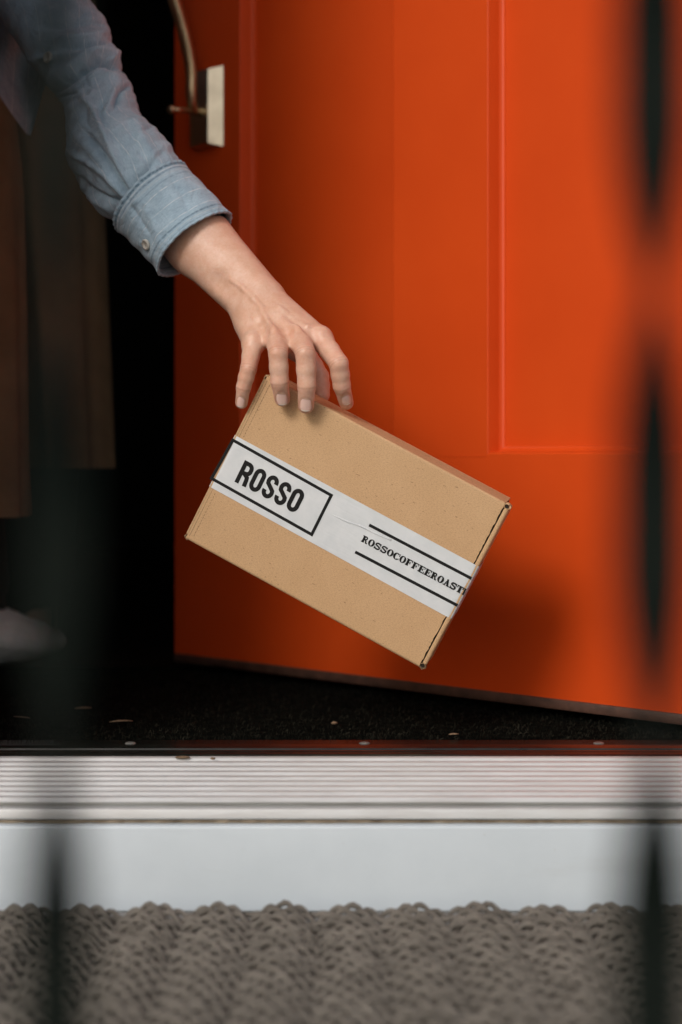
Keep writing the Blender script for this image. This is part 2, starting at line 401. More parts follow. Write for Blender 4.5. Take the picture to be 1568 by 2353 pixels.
# ------------------------------------------------------------------ braided rope mat outside
rng = np.random.RandomState(11)
ZM = -.0930; colw = .0485; PT = .0132
xs_m = np.arange(-.535, .545, .0024); nxm = len(xs_m); rows = int((1.362 - .72) / PT)
Vm = []; Fm = []; q_ = 0; nr7 = 8
ph0 = rng.uniform(0, 6.28, 40)
def wav(x, s): return sum(np.sin(x * f + ph0[(s + i) % 40]) * a for i, (f, a) in enumerate(((9, .5), (23, .35), (61, .25))))
colh = rng.uniform(.82, 1.2, 60); coly = rng.uniform(-.003, .003, 60)
for ri in range(rows):
    colx = xs_m / colw - .13 + .035 * math.sin(ri * .8) + .003 * ri * math.sin(ri) + .015 * wav(xs_m, ri % 7); ci_ = np.floor(colx + .5).astype(int) + 30
    fr = np.abs(np.cos(np.pi * colx))                             # 1 on a column's crest, 0 in the valley
    hump = .0064 * fr ** .85 * colh[ci_] * (1 - .15 * min(1, ri / 12)) + .0008 * wav(xs_m * 1.3, ri + 11)
    yb = 1.3455 - ri * PT + rng.uniform(-.0012, .0012) + .0060 * (fr - .5) + coly[ci_] * fr + .0012 * wav(xs_m, ri + 3)
    rph = rng.uniform(-.5, .5) + ri * math.pi * .5
    for ply in (0, 1):
        ph = np.pi * colx * 3.8 + rph + ply * np.pi + .35 * wav(xs_m, ri + ply)
        cy = yb + .0037 * np.cos(ph); cz = ZM + hump + .0027 * np.sin(ph) + rng.uniform(-.0005, .0005)
        tw = 2 * np.pi * xs_m / .0052
        for j in range(nr7):
            a = 2 * math.pi * j / nr7
            rr_ = .0023 * (1 + .10 * wav(xs_m * 5, ri + ply)) * (1 + .10 * np.sin(2 * a + tw))
            Vm.append(np.stack([xs_m, cy + rr_ * math.cos(a), cz + rr_ * math.sin(a)], 1))
        for j in range(nr7):
            i0 = q_ + j * nxm + np.arange(nxm - 1); i1 = q_ + ((j + 1) % nr7) * nxm + np.arange(nxm - 1)
            Fm.append(np.stack([i0, i0 + 1, i1 + 1, i1], 1))
        q_ += nr7 * nxm
mb = MB(); mb.V = [tuple(v) for v in np.vstack(Vm).tolist()]; mb.F = [tuple(f) for f in np.vstack(Fm).tolist()]; mb.m = [0] * len(mb.F)
mb.box(-.55, .56, .70, 1.349, -.0998, -.0990)
o = mb.build('rope_mat', M_rope, None, True); tag(o, 'chunky grey brown braided rope doormat below the white riser', 'doormat')

# ------------------------------------------------------------------ the door (local x: free edge -> hinge, y: into the leaf, z up)
DR = P(402, 1045, 2.144)
door = empty('front_door', (DR.x, 2.144, .0), (0, 0, R(-45))); tag(door, 'orange red panelled front door standing half open into the dark hall', 'door')
LZ0, LZ1, TH = .0165, 2.03, .045
pan = []
for (u0, u1) in ((.1145, .356), (.484, .7255)):
    pan += [(u0, u1, .2525, 1.30), (u0, u1, 1.43, 1.91)]
def leaf():
    V = []; F = []
    us = sorted({0, .84} | {p[0] for p in pan} | {p[1] for p in pan}); zs_ = sorted({LZ0, LZ1} | {p[2] for p in pan} | {p[3] for p in pan})
    def q(a, b, c, d): V.extend((a, b, c, d)); n_ = len(V); F.append((n_ - 4, n_ - 3, n_ - 2, n_ - 1))
    for i in range(len(us) - 1):
        for j in range(len(zs_) - 1):
            a, b, c, d = us[i], us[i + 1], zs_[j], zs_[j + 1]
            if any(abs(a - p[0]) < 1e-6 and abs(c - p[2]) < 1e-6 for p in pan):
                # profile going inward: round-over, square side, fillet, flat field
                loops = [(0, 0), (.0003, .0003), (.0010, .0006), (.0016, .0016), (.0030, .0140), (.0036, .0150), (.0050, .0166), (.0068, .0178), (.0080, .0181), (.0084, .0190)]
                for (i0, d0), (i1, d1) in zip(loops, loops[1:]):
                    A = [(a + i0, d0, c + i0), (b - i0, d0, c + i0), (b - i0, d0, d - i0), (a + i0, d0, d - i0)]
                    B = [(a + i1, d1, c + i1), (b - i1, d1, c + i1), (b - i1, d1, d - i1), (a + i1, d1, d - i1)]
                    for e in range(4): q(A[e], A[(e + 1) % 4], B[(e + 1) % 4], B[e])
                i1, d1 = loops[-1]; q((a + i1, d1, c + i1), (b - i1, d1, c + i1), (b - i1, d1, d - i1), (a + i1, d1, d - i1))
            else: q((a, 0, c), (b, 0, c), (b, 0, d), (a, 0, d))
    x0, x1 = 0, .84
    q((x0, 0, LZ1), (x0, TH, LZ1), (x0, TH, LZ0), (x0, 0, LZ0)); q((x1, 0, LZ0), (x1, TH, LZ0), (x1, TH, LZ1), (x1, 0, LZ1))
    q((x0, TH, LZ0), (x0, TH, LZ1), (x1, TH, LZ1), (x1, TH, LZ0)); q((x0, 0, LZ0), (x0, TH, LZ0), (x1, TH, LZ0), (x1, 0, LZ0)); q((x0, 0, LZ1), (x1, 0, LZ1), (x1, TH, LZ1), (x0, TH, LZ1))
    bm = bmesh.new()
    vs = [bm.verts.new(v) for v in V]
    for f in F: bm.faces.new([vs[i] for i in f])
    bmesh.ops.remove_doubles(bm, verts=bm.verts, dist=1e-5); bmesh.ops.recalc_face_normals(bm, faces=bm.faces)
    bm.verts.index_update(); Vo = [v.co[:] for v in bm.verts]; Fo = [[v.index for v in f.verts] for f in bm.faces]; bm.free()
    return mesh('door_leaf', Vo, Fo, M_door, door, True, angle=28)
lf = leaf()
g = MB()
for (u0, u1) in ((.3575, .4825),): g.box(u0, u1, -.0004, .001, .2500, .2512)   # raised paint line at the rail joint
g.build('joint_line', M_door, door)
g = MB(); g.rbox(.001, .838, .001, .040, .0085, .0163, .002, 3); g.rbox(.001, .838, -.0025, .004, .0075, .0175, .0015, 2)
g.build('door_sweep', M_sweep, door, True, 40)
# handle set: curved grip, mounting block, post
def ed(u, e, z): return (u, -e, z)
gp = crom([ed(.060, .010, .648), ed(.061, .022, .650), ed(.066, .030, .664), ed(.067, .031, .69), ed(.067, .036, .715), ed(.067, .046, .745), ed(.067, .058, .775), ed(.067, .068, .82), ed(.067, .072, .87), ed(.067, .066, .92), ed(.067, .045, .96), ed(.067, .01, .975)], 6)
g = MB(); nn = len(gp); g.tube(gp, [.0054 + .0020 * math.sin(math.pi * i / nn) for i in range(nn)], 14)
grip = g.build('handle_grip', M_brass, door, True)
g = MB()
zb0, zb1 = .607, .700
def frus(u0, u1, z0, z1, e0, ins, e1):
    A = [(u0, -e0, z0), (u1, -e0, z0), (u1, -e0, z1), (u0, -e0, z1)]
    B = [(u0 + ins, -e1, z0 + ins), (u1 - ins * .3, -e1, z0 + ins), (u1 - ins * .3, -e1, z1 - ins), (u0 + ins, -e1, z1 - ins)]
    g.add(A + B, [(0, 1, 5, 4), (1, 2, 6, 5), (2, 3, 7, 6), (3, 0, 4, 7), (4, 5, 6, 7), (3, 2, 1, 0)])
A = [(.0400, 0, zb0), (.0868, 0, zb0), (.0868, 0, zb1), (.0400, 0, zb1)]
B = [(.0423, -.0125, zb0 + .004), (.0742, -.0125, zb0 + .004), (.0742, -.0125, zb1 - .004), (.0423, -.0125, zb1 - .004)]
g.add(A + B, [(0, 1, 5, 4), (1, 2, 6, 5), (2, 3, 7, 6), (3, 0, 4, 7), (4, 5, 6, 7), (3, 2, 1, 0)])
g.build('mounting_block', M_nickel, grip)
g = MB(); g.tube([ed(.060, .0100, .648), ed(.063, .040, .6465), ed(.0655, .058, .644)], [.0032, .0028, .0030], 12); g.tube([ed(.0655, .056, .644), ed(.0655, .060, .6438), ed(.0655, .063, .6435)], [.0035, .0055, .0038], 12)
g.build('grip_post', M_brass, grip, True)
g = MB(); g.rbox(.048, .088, -.018, 0, .93, 1.10, .004); g.build('latch_plate', M_nickel, grip, True, 40)

# ------------------------------------------------------------------ iron railing close to the camera
RY = .350
rail = empty('iron_railing', (0, RY, -.1)); tag(rail, 'black iron railing with twisted bars blurred in front of the doorway', 'railing')
def bar(x, phase, w_=.0074):
    V = []; F = []; n_ = 220; t_ = .0016
    for i in range(n_):
        z = -.06 + .96 * i / (n_ - 1); a = math.pi * (z - .244) / .0865 + phase; a -= .04 * math.sin(2 * a); ww_ = w_ if (w_ > .007 or z < .27) else w_ - (w_ - .0042) * min(1, (z - .27) / .05)
        for (cx, cy) in ((-ww_, -t_), (ww_, -t_), (ww_, t_), (-ww_, t_)):
            V.append((x + cx * math.cos(a) - cy * math.sin(a), RY + cx * math.sin(a) + cy * math.cos(a), z))
    for i in range(n_ - 1):
        for j in range(4): F.append((i * 4 + j, i * 4 + (j + 1) % 4, (i + 1) * 4 + (j + 1) % 4, (i + 1) * 4 + j))
    inparent(mesh('twisted_baluster', V, F, M_iron, None, True, angle=40), rail)
xs = [P(1503, 0, RY).x, P(128, 0, RY).x]
sp_ = xs[0] - xs[1]
for kx in range(-7, 9): bar(xs[1] + kx * sp_, -.02 if kx != 0 else .38, .0074 if kx != 0 else .0064)
g = MB(); g.rbox(xs[1] - 7.6 * sp_, xs[1] + 8.6 * sp_, RY - .012, RY + .012, -.072, -.050, .002); inparent(g.build('bottom_rail', M_iron), rail)
g = MB(); g.rbox(xs[1] - 7.6 * sp_, xs[1] + 8.6 * sp_, RY - .02, RY + .02, .895, .915, .003); inparent(g.build('top_rail', M_iron), rail)
for x in (xs[1] - 7.6 * sp_, xs[1] + 8.6 * sp_):
    g = MB(); g.rbox(x - .015, x + .015, RY - .015, RY + .015, -.0995, .94, .003); inparent(g.build('newel_post', M_iron), rail)


# ------------------------------------------------------------------ cardboard box (local x: long side, y: up the short side, z: out of the front)
BL_, BW_, BD_ = .2440, .1655, .045
rl, le, ya = R(27.1), R(8.5), R(7.5)
U0 = Vector((math.cos(rl), 0, -math.sin(rl))); V0 = Vector((-math.sin(rl), 0, -math.cos(rl)))
Vd = V0 * math.cos(le) + Vector((0, 1, 0)) * math.sin(le)
N0 = Vector((0, -1, 0)); N0 = (N0 - Vd * N0.dot(Vd)).normalized()
Ud = U0 * math.cos(ya) + N0 * math.sin(ya)
Ux, Uy = Ud.normalized(), -Vd.normalized(); Uz = Ux.cross(Uy).normalized()
BC = P(792, 1199.5, 1.600)
BM = Matrix(((Ux.x, Uy.x, Uz.x, BC.x), (Ux.y, Uy.y, Uz.y, BC.y), (Ux.z, Uy.z, Uz.z, BC.z), (0, 0, 0, 1)))
box = empty('cardboard_box'); box.matrix_world = BM
tag(box, 'kraft cardboard mailing box with printed white tape held tilted by the hand', 'box')
BMi = BM.inverted()
def BX(px, py):                   # photo pixel -> local point on the box front
    o = Vector((0, 0, CAMZ)); d = P(px, py, 1) - o; d = (d)
    t = (BC - o).dot(Uz) / d.dot(Uz); return BMi @ (o + d * t)
hx, hy = BL_ / 2, BW_ / 2
# wrap sheet: bottom wall, front, top wall as one folded sheet with rounded folds
def foldsheet(name, parent, m, r=.0024, th=.0026, x0=-hx, x1=hx, seed=1):
    prof = [(-hy, -BD_), (-hy, -r * 1.2)]
    for i in range(7):
        a = math.pi / 2 * i / 6; prof.append((-hy + r - r * math.cos(a), -r + r * math.sin(a)))
    prof += [(-.03, 0.0002), (.03, .0001)]
    for i in range(7):
        a = math.pi / 2 * i / 6; prof.append((hy - r + r * math.sin(a), -r + r * math.cos(a)))
    prof += [(hy, -r * 1.2), (hy, -BD_)]
    inner = []
    for (y, z) in prof:
        yy = max(-hy + th, min(hy - th, y)); zz = min(z, -th); inner.append((yy, zz))
    n_ = len(prof); rng = np.random.RandomState(seed); nx = 60
    V = []; F = []
    jl = rng.uniform(-.0005, .0004, n_); 
    # the front is split finely along the short side so the cut edge can be ragged
    dense = []; dense_in = []
    for i in range(n_ - 1):
        seg = max(1, int(abs(prof[i + 1][0] - prof[i][0]) / .002))
        for q in range(seg):
            f = q / seg
            dense.append((prof[i][0] * (1 - f) + prof[i + 1][0] * f, prof[i][1] * (1 - f) + prof[i + 1][1] * f))
            dense_in.append((inner[i][0] * (1 - f) + inner[i + 1][0] * f, inner[i][1] * (1 - f) + inner[i + 1][1] * f))
    dense.append(prof[-1]); dense_in.append(inner[-1]); n_ = len(dense)
    jl = rng.uniform(-.0002, .0005, n_); jr = rng.uniform(-.0002, .0006, n_)
    for loop in (dense, dense_in):
        for (y, z) in loop: pass
    for col_, x in enumerate((x0, x1)):
        for i, (y, z) in enumerate(dense): V.append((x + (jl[i] if col_ == 0 else -jr[i]), y, z))
        for i, (y, z) in enumerate(dense_in): V.append((x + (jl[i] if col_ == 0 else -jr[i]), y, z))
    fm = []
    for i in range(n_ - 1):
        F.append((i, 2 * n_ + i, 2 * n_ + i + 1, i + 1)); fm.append(0)
        F.append((n_ + i + 1, 3 * n_ + i + 1, 3 * n_ + i, n_ + i)); fm.append(0)
        F.append((i, i + 1, n_ + i + 1, n_ + i)); fm.append(1)
        F.append((2 * n_ + i + 1, 2 * n_ + i, 3 * n_ + i, 3 * n_ + i + 1)); fm.append(1)
    return mesh(name, V, F, m, parent, True, None, fm, 40)
sheet = foldsheet('folded_lid', box, [M_card, M_cardraw], x0=-hx + .0008, x1=hx - .0044)
g = MB(); g.box(-hx + .006, hx - .008, -hy + .0032, hy - .0032, -BD_ - .0026, -BD_ + .0002)
g.build('back_panel', M_cardside, box)
def endwall(x0, x1, name):
    g = MB(); g.rbox(x0, x1, -hy + .0045, hy - .0045, -BD_, .0004, .0017, 4); o = g.build(name, M_card, box, True, 50)
    return o
endwall(-hx - .0008, -hx + .0030 - .0018, 'end_wall'); er = endwall(hx - .0034, hx + .0008, 'end_wall')
# near-black sheets painted as the shade inside, seen through the little gaps at the corners
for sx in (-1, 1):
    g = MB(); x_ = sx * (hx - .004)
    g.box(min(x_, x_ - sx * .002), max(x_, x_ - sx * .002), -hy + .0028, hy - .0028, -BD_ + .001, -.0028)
    g.build('gap_shade_sheet', M_gapshade, box)
# crumpled dust-flap corners with a near-black disc for the shade in the hole
rng = np.random.RandomState(5)
for sx in (-1, 1):
    for sy in (-1, 1):
        g = MB(); cx, cy = sx * (hx - .0022), sy * (hy - .0030)
        n_ = 12; pts = []
        for i in range(n_):
            a = 2 * math.pi * i / n_ + .2
            pts.append((cx + .0031 * math.cos(a) * (1 + rng.uniform(-.15, .2)) + sx * .0004, cy + .0028 * math.sin(a) * (1 + rng.uniform(-.12, .2)) + sy * .0006, -.0010 + rng.uniform(-.0006, .0012)))
        V = []; F = []
        for i in range(n_):
            p = Vector(pts[i]); c_ = Vector((cx, cy, p.z)); d = (c_ - p)
            V += [p, p + d * .34 + Vector((0, 0, .0003)), p + d * .40 + Vector((0, 0, -.006)), p + Vector((0, 0, -.007))]
        for i in range(n_):
            j = (i + 1) % n_
            for q in range(4): F.append((4 * i + q, 4 * j + q, 4 * j + (q + 1) % 4, 4 * i + (q + 1) % 4))
        g.add(V, F, 0)
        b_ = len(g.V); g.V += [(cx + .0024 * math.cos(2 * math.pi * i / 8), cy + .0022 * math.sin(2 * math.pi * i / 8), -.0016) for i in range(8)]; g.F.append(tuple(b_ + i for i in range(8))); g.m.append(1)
        g.build('corner_fold', [M_cardraw if sy < 0 else M_card, M_gapshade], box, False)
# perforation line near the left end: tiny slits
g = MB()
for side in (0, 1):
    g = MB(); yy, ye_ = ((-hy + .006, -.033), (.024, hy - .006))[side]
    g.box(-hx + .00675, -hx + .00685, yy, ye_, .00005, .00015)
    while yy < ye_: g.box(-hx + .0066, -hx + .0070, yy, yy + .0016, .00005, .00028); yy += .0030
    g.build('perforation', M_cardraw, box)
g = MB()   # scuffed crease
g.box(-hx + .0030, -hx + .0033, -hy + .004, hy - .004, .00005, .00022); g.build('fold_crease', M_cardraw, box)

# printed paper tape
tl, bl_, tr_, br_ = BX(535, 997), BX(482, 1118), BX(1092, 1297), BX(1035, 1421)
V = []; F = []; nx = 60
def tp(a, b, f): return a * (1 - f) + b * f
xsT = [-hx - .0010, ] ; ZT = .00060
def tape_pt(f, g_):               # f along, g across (0 top .. 1 bottom)
    a = tp(tl, tr_, f); b = tp(bl_, br_, f); p = tp(a, b, g_); return Vector((p.x, p.y, ZT + .00012 * math.sin(f * 23 + 2 * g_) * math.sin(g_ * 9 + f * 3)))
prof_ = []
rows_ = []
def tapeY(g_, side):
    return (tape_pt(0, g_) if side < 0 else tape_pt(1, g_)).y
ny = 14
cols = [('L', -.040), ('L', -.020), ('L', -.0012)] + [('F', i / nx) for i in range(nx + 1)] + [('R', -.0012), ('R', -.012), ('R', -.024), ('R', -.040)]
for kind, q in cols:
    for j in range(ny + 1):
        g_ = j / ny
        if kind == 'F':
            p = tape_pt(q, g_); x = -hx - .0006 + q * (BL_ + .0012)
            edge = min(x + hx, hx - x)
            z = ZT if edge > .0012 else .0001
            V.append((x, p.y, p.z if edge > .002 else z))
        elif kind == 'L': V.append((-hx - .0013, tapeY(g_, -1), q))
        else: V.append((hx + .0013, tapeY(g_, 1), q))
for i in range(len(cols) - 1):
    for j in range(ny): F.append((i * (ny + 1) + j, i * (ny + 1) + j + 1, (i + 1) * (ny + 1) + j + 1, (i + 1) * (ny + 1) + j))
tape = mesh('paper_tape', V, F, M_tape, box, True)
# long wrinkle in the tape
g = MB()
wp = [BX(765, 1183), BX(800, 1199), BX(830, 1209), BX(860, 1224), BX(900, 1241)]
cp = crom([(p.x, p.y, ZT + .00001) for p in wp], 6)
g.tube(cp, [.00018 + .00016 * abs(math.sin(i * .37)) for i in range(len(cp))], 6, sx=2.8); g.build('tape_wrinkle', M_tape, tape, True)

class Ink:
    def __init__(s, z): s.g = MB(); s.z = z
    def poly(s, pts, z=None):
        s.z += .000004; s.g.add([(p[0], p[1], s.z) for p in pts], [tuple(range(len(pts)))])
    def ribbon(s, pts, w_, closed=False):
        s.z += .000004; n_ = len(pts); L_ = []; Rr = []
        for i in range(n_):
            if closed: a, b = Vector(pts[i - 1]), Vector(pts[(i + 1) % n_])
            else: a, b = Vector(pts[max(i - 1, 0)]), Vector(pts[min(i + 1, n_ - 1)])
            p = Vector(pts[i])
            if closed or 0 < i < n_ - 1:
                d1 = (p - a).normalized(); d2 = (b - p).normalized(); t = (d1 + d2).normalized(); nn_ = Vector((-t.y, t.x)); sc = 1 / max(.5, nn_.dot(Vector((-d1.y, d1.x))))
            else: t = (b - a).normalized(); nn_ = Vector((-t.y, t.x)); sc = 1
            L_.append(p + nn_ * w_ / 2 * sc); Rr.append(p - nn_ * w_ / 2 * sc)
        V = []; F = []
        for a, b in zip(L_, Rr): V += [(a.x, a.y, s.z), (b.x, b.y, s.z)]
        m_ = n_ if closed else n_ - 1
        for i in range(m_):
            j = (i + 1) % n_; F.append((2 * i, 2 * i + 1, 2 * j + 1, 2 * j))
        s.g.add(V, F)
def arc(cx, cy, rx, ry, a0, a1, n_=14): return [(cx + rx * math.cos(R(a0 + (a1 - a0) * i / n_)), cy + ry * math.sin(R(a0 + (a1 - a0) * i / n_))) for i in range(n_ + 1)]
ZI = ZT + .00022
# frame of the big logo, thin and thick rules
def px2(pts): return [(p.x, p.y) for p in (BX(*q) for q in pts)]
fr = Ink(ZI)
fr.ribbon(px2([(536, 1011), (762, 1138), (717, 1228), (487, 1099)]), .00275, True); fr.g.build('logo_frame', M_black_ink, tape)
ru = Ink(ZI); ru.ribbon(px2([(849, 1206), (1084, 1329)]), .0027); ru.g.build('printed_rule', M_black_ink, tape)
ru = Ink(ZI); ru.ribbon(px2([(817, 1268), (1052, 1391)]), .0027); ru.g.build('printed_rule', M_black_ink, tape)
# ROSSO in tall condensed grotesque
o_ = BX(539.5, 1106.5); e_ = BX(680, 1181); h_ = BX(563.5, 1056.5)
ex_ = Vector((e_.x - o_.x, e_.y - o_.y)); hv = Vector((h_.x - o_.x, h_.y - o_.y))
Ht = hv.length; ux = ex_.normalized(); uy = Vector((-ux.y, ux.x)); Wt = ex_.length
def G(letter, x, wd, sw):         # strokes in units of the height
    h = sw / 2; l, r = x + h, x + wd - h; t, b = 1 - h, h; q = wd / 2 - h; cx = x + wd / 2; ry = q * 1.15
    if letter == 'O': return [('c', arc(cx, t - ry, q, ry, 0, 180) + arc(cx, b + ry, q, ry, 180, 360))]
    if letter == 'R':
        return [('l', [(l, 0), (l, 1)]), ('l', [(l, t)] + arc(cx - .01, t - ry * .95, q + .01, ry * .95, 80, 0)[0:] + arc(cx - .01, .50 + ry * .8, q + .01, ry * .8, 0, -80) + [(l, .48)]), ('l', [(cx - .02, .48), (r - .03, .38), (r - .005, .25), (r + .01, 0)])]
    if letter == 'S':
        m_ = .5
        return [('l', arc(cx, t - ry, q, ry, -12, 180) + [(l, .70), (l + .02, .61), (cx - .02, .515), (cx + .03, .475), (r - .02, .38), (r, .29)] + arc(cx, b + ry, q, ry, 0, -192))]
lw = (Wt / Ht - .07 * 4) / 5
tx = Ink(ZI)
for i, ch in enumerate('ROSSO'):
    for kd, st in G(ch, i * (lw + .07), lw, .178):
        pts = [tuple(Vector((o_.x, o_.y)) + ux * (p[0] * Ht) + uy * (p[1] * Ht)) for p in st]
        tx.ribbon(pts, .178 * Ht, kd == 'c')
tx.g.build('printed_word', M_black_ink, tape)
# second line in a fat slab serif, cut off by the box edge
o_ = BX(829.5, 1243.5); e_ = BX(1066, 1367.5); Ht = .0062
ex_ = Vector((e_.x - o_.x, e_.y - o_.y)); ux = ex_.normalized(); uy = Vector((-ux.y, ux.x)); Wt = ex_.length
sl_ = Ink(ZI)
def T2(p): return tuple(Vector((o_.x, o_.y)) + ux * (p[0] * Ht) + uy * (p[1] * Ht))
def rc(x0, x1, y0, y1): sl_.poly([T2((x0, y0)), T2((x1, y0)), T2((x1, y1)), T2((x0, y1))])
def ring(x, wd, a0=0, a1=360):
    cx = x + wd / 2; n_ = 22; sl_.z += .000004; V = []; F = []
    for i in range(n_ + 1):
        a = R(a0 + (a1 - a0) * i / n_); V.append((*T2((cx + wd / 2 * math.cos(a), .5 + .52 * math.sin(a))), sl_.z)); V.append((*T2((cx + (wd / 2 - .32) * math.cos(a), .5 + .40 * math.sin(a))), sl_.z))
    for i in range(n_): F.append((2 * i, 2 * i + 1, 2 * i + 3, 2 * i + 2))
    sl_.g.add(V, F)
def slab(ch, x, wd):
    s, t_ = .34, .15
    if ch == 'O': ring(x, wd)
    elif ch == 'C': ring(x, wd, 42, 318); rc(x + wd - .15, x + wd - .03, .60, 1.0); rc(x + wd - .20, x + wd - .05, .14, .30)
    elif ch in 'FE':
        rc(x + .10, x + .10 + s, 0, 1); rc(x, x + .48, 0, t_); rc(x, x + wd - .04, 1 - t_, 1); rc(x + wd - .15, x + wd - .04, .66, 1); rc(x + .1, x + wd * .66, .45, .57); rc(x + wd * .60, x + wd * .60 + .10, .33, .69)
        if ch == 'E': rc(x, x + wd - .02, 0, t_); rc(x + wd - .13, x + wd - .02, 0, .34)
    elif ch == 'R':
        rc(x + .10, x + .10 + s, 0, 1); rc(x, x + .46, 0, t_); rc(x, x + .5, 1 - t_, 1)
        sl_.ribbon([T2(p) for p in [(x + .4, .94)] + arc(x + wd * .52, .73, .20, .20, 70, -70, 8) + [(x + .4, .50)]], .19 * Ht)
        sl_.ribbon([T2(p) for p in [(x + wd * .5, .50), (x + wd * .70, .32), (x + wd * .74, .1), (x + wd * .97, .08)]], .20 * Ht)
    elif ch == 'S':
        cx = x + wd / 2; q = wd / 2 - .16
        sl_.ribbon([T2(p) for p in arc(cx, .73, q, .19, 20, 180, 8) + [(cx - q, .64), (cx, .52), (cx + q, .40)] + arc(cx, .27, q, .19, 0, -170, 8)], .215 * Ht)
        rc(x + wd - .18, x + wd - .07, .62, 1.0); rc(x + .05, x + .16, 0, .38)
    elif ch == 'A':
        sl_.ribbon([T2((x + .20, .05)), T2((x + wd / 2, .98))], .12 * Ht); sl_.ribbon([T2((x + wd / 2 - .06, .99)), T2((x + wd - .25, .05))], .27 * Ht)
        rc(x, x + .38, 0, t_); rc(x + wd - .46, x + wd, 0, t_); rc(x + .28, x + wd - .3, .27, .37)
    elif ch == 'T':
        rc(x + wd / 2 - s / 2, x + wd / 2 + s / 2, 0, 1); rc(x + .02, x + wd - .02, 1 - t_, 1); rc(x + .02, x + .13, .62, 1); rc(x + wd - .13, x + wd - .02, .62, 1); rc(x + wd / 2 - .26, x + wd / 2 + .26, 0, t_)
word = 'ROSSOCOFFEEROAST'; adv = (Wt / Ht) / (len(word) + .35)
for i, ch in enumerate(word): slab(ch, i * adv, adv * .97)
xe = len(word) * adv; rc(xe + .08, xe + .08 + .25, 0, .98); rc(xe, xe + .3, 0, .13); rc(xe, xe + .3, .87, 1)
sl_.g.build('printed_line', M_black_ink, tape)

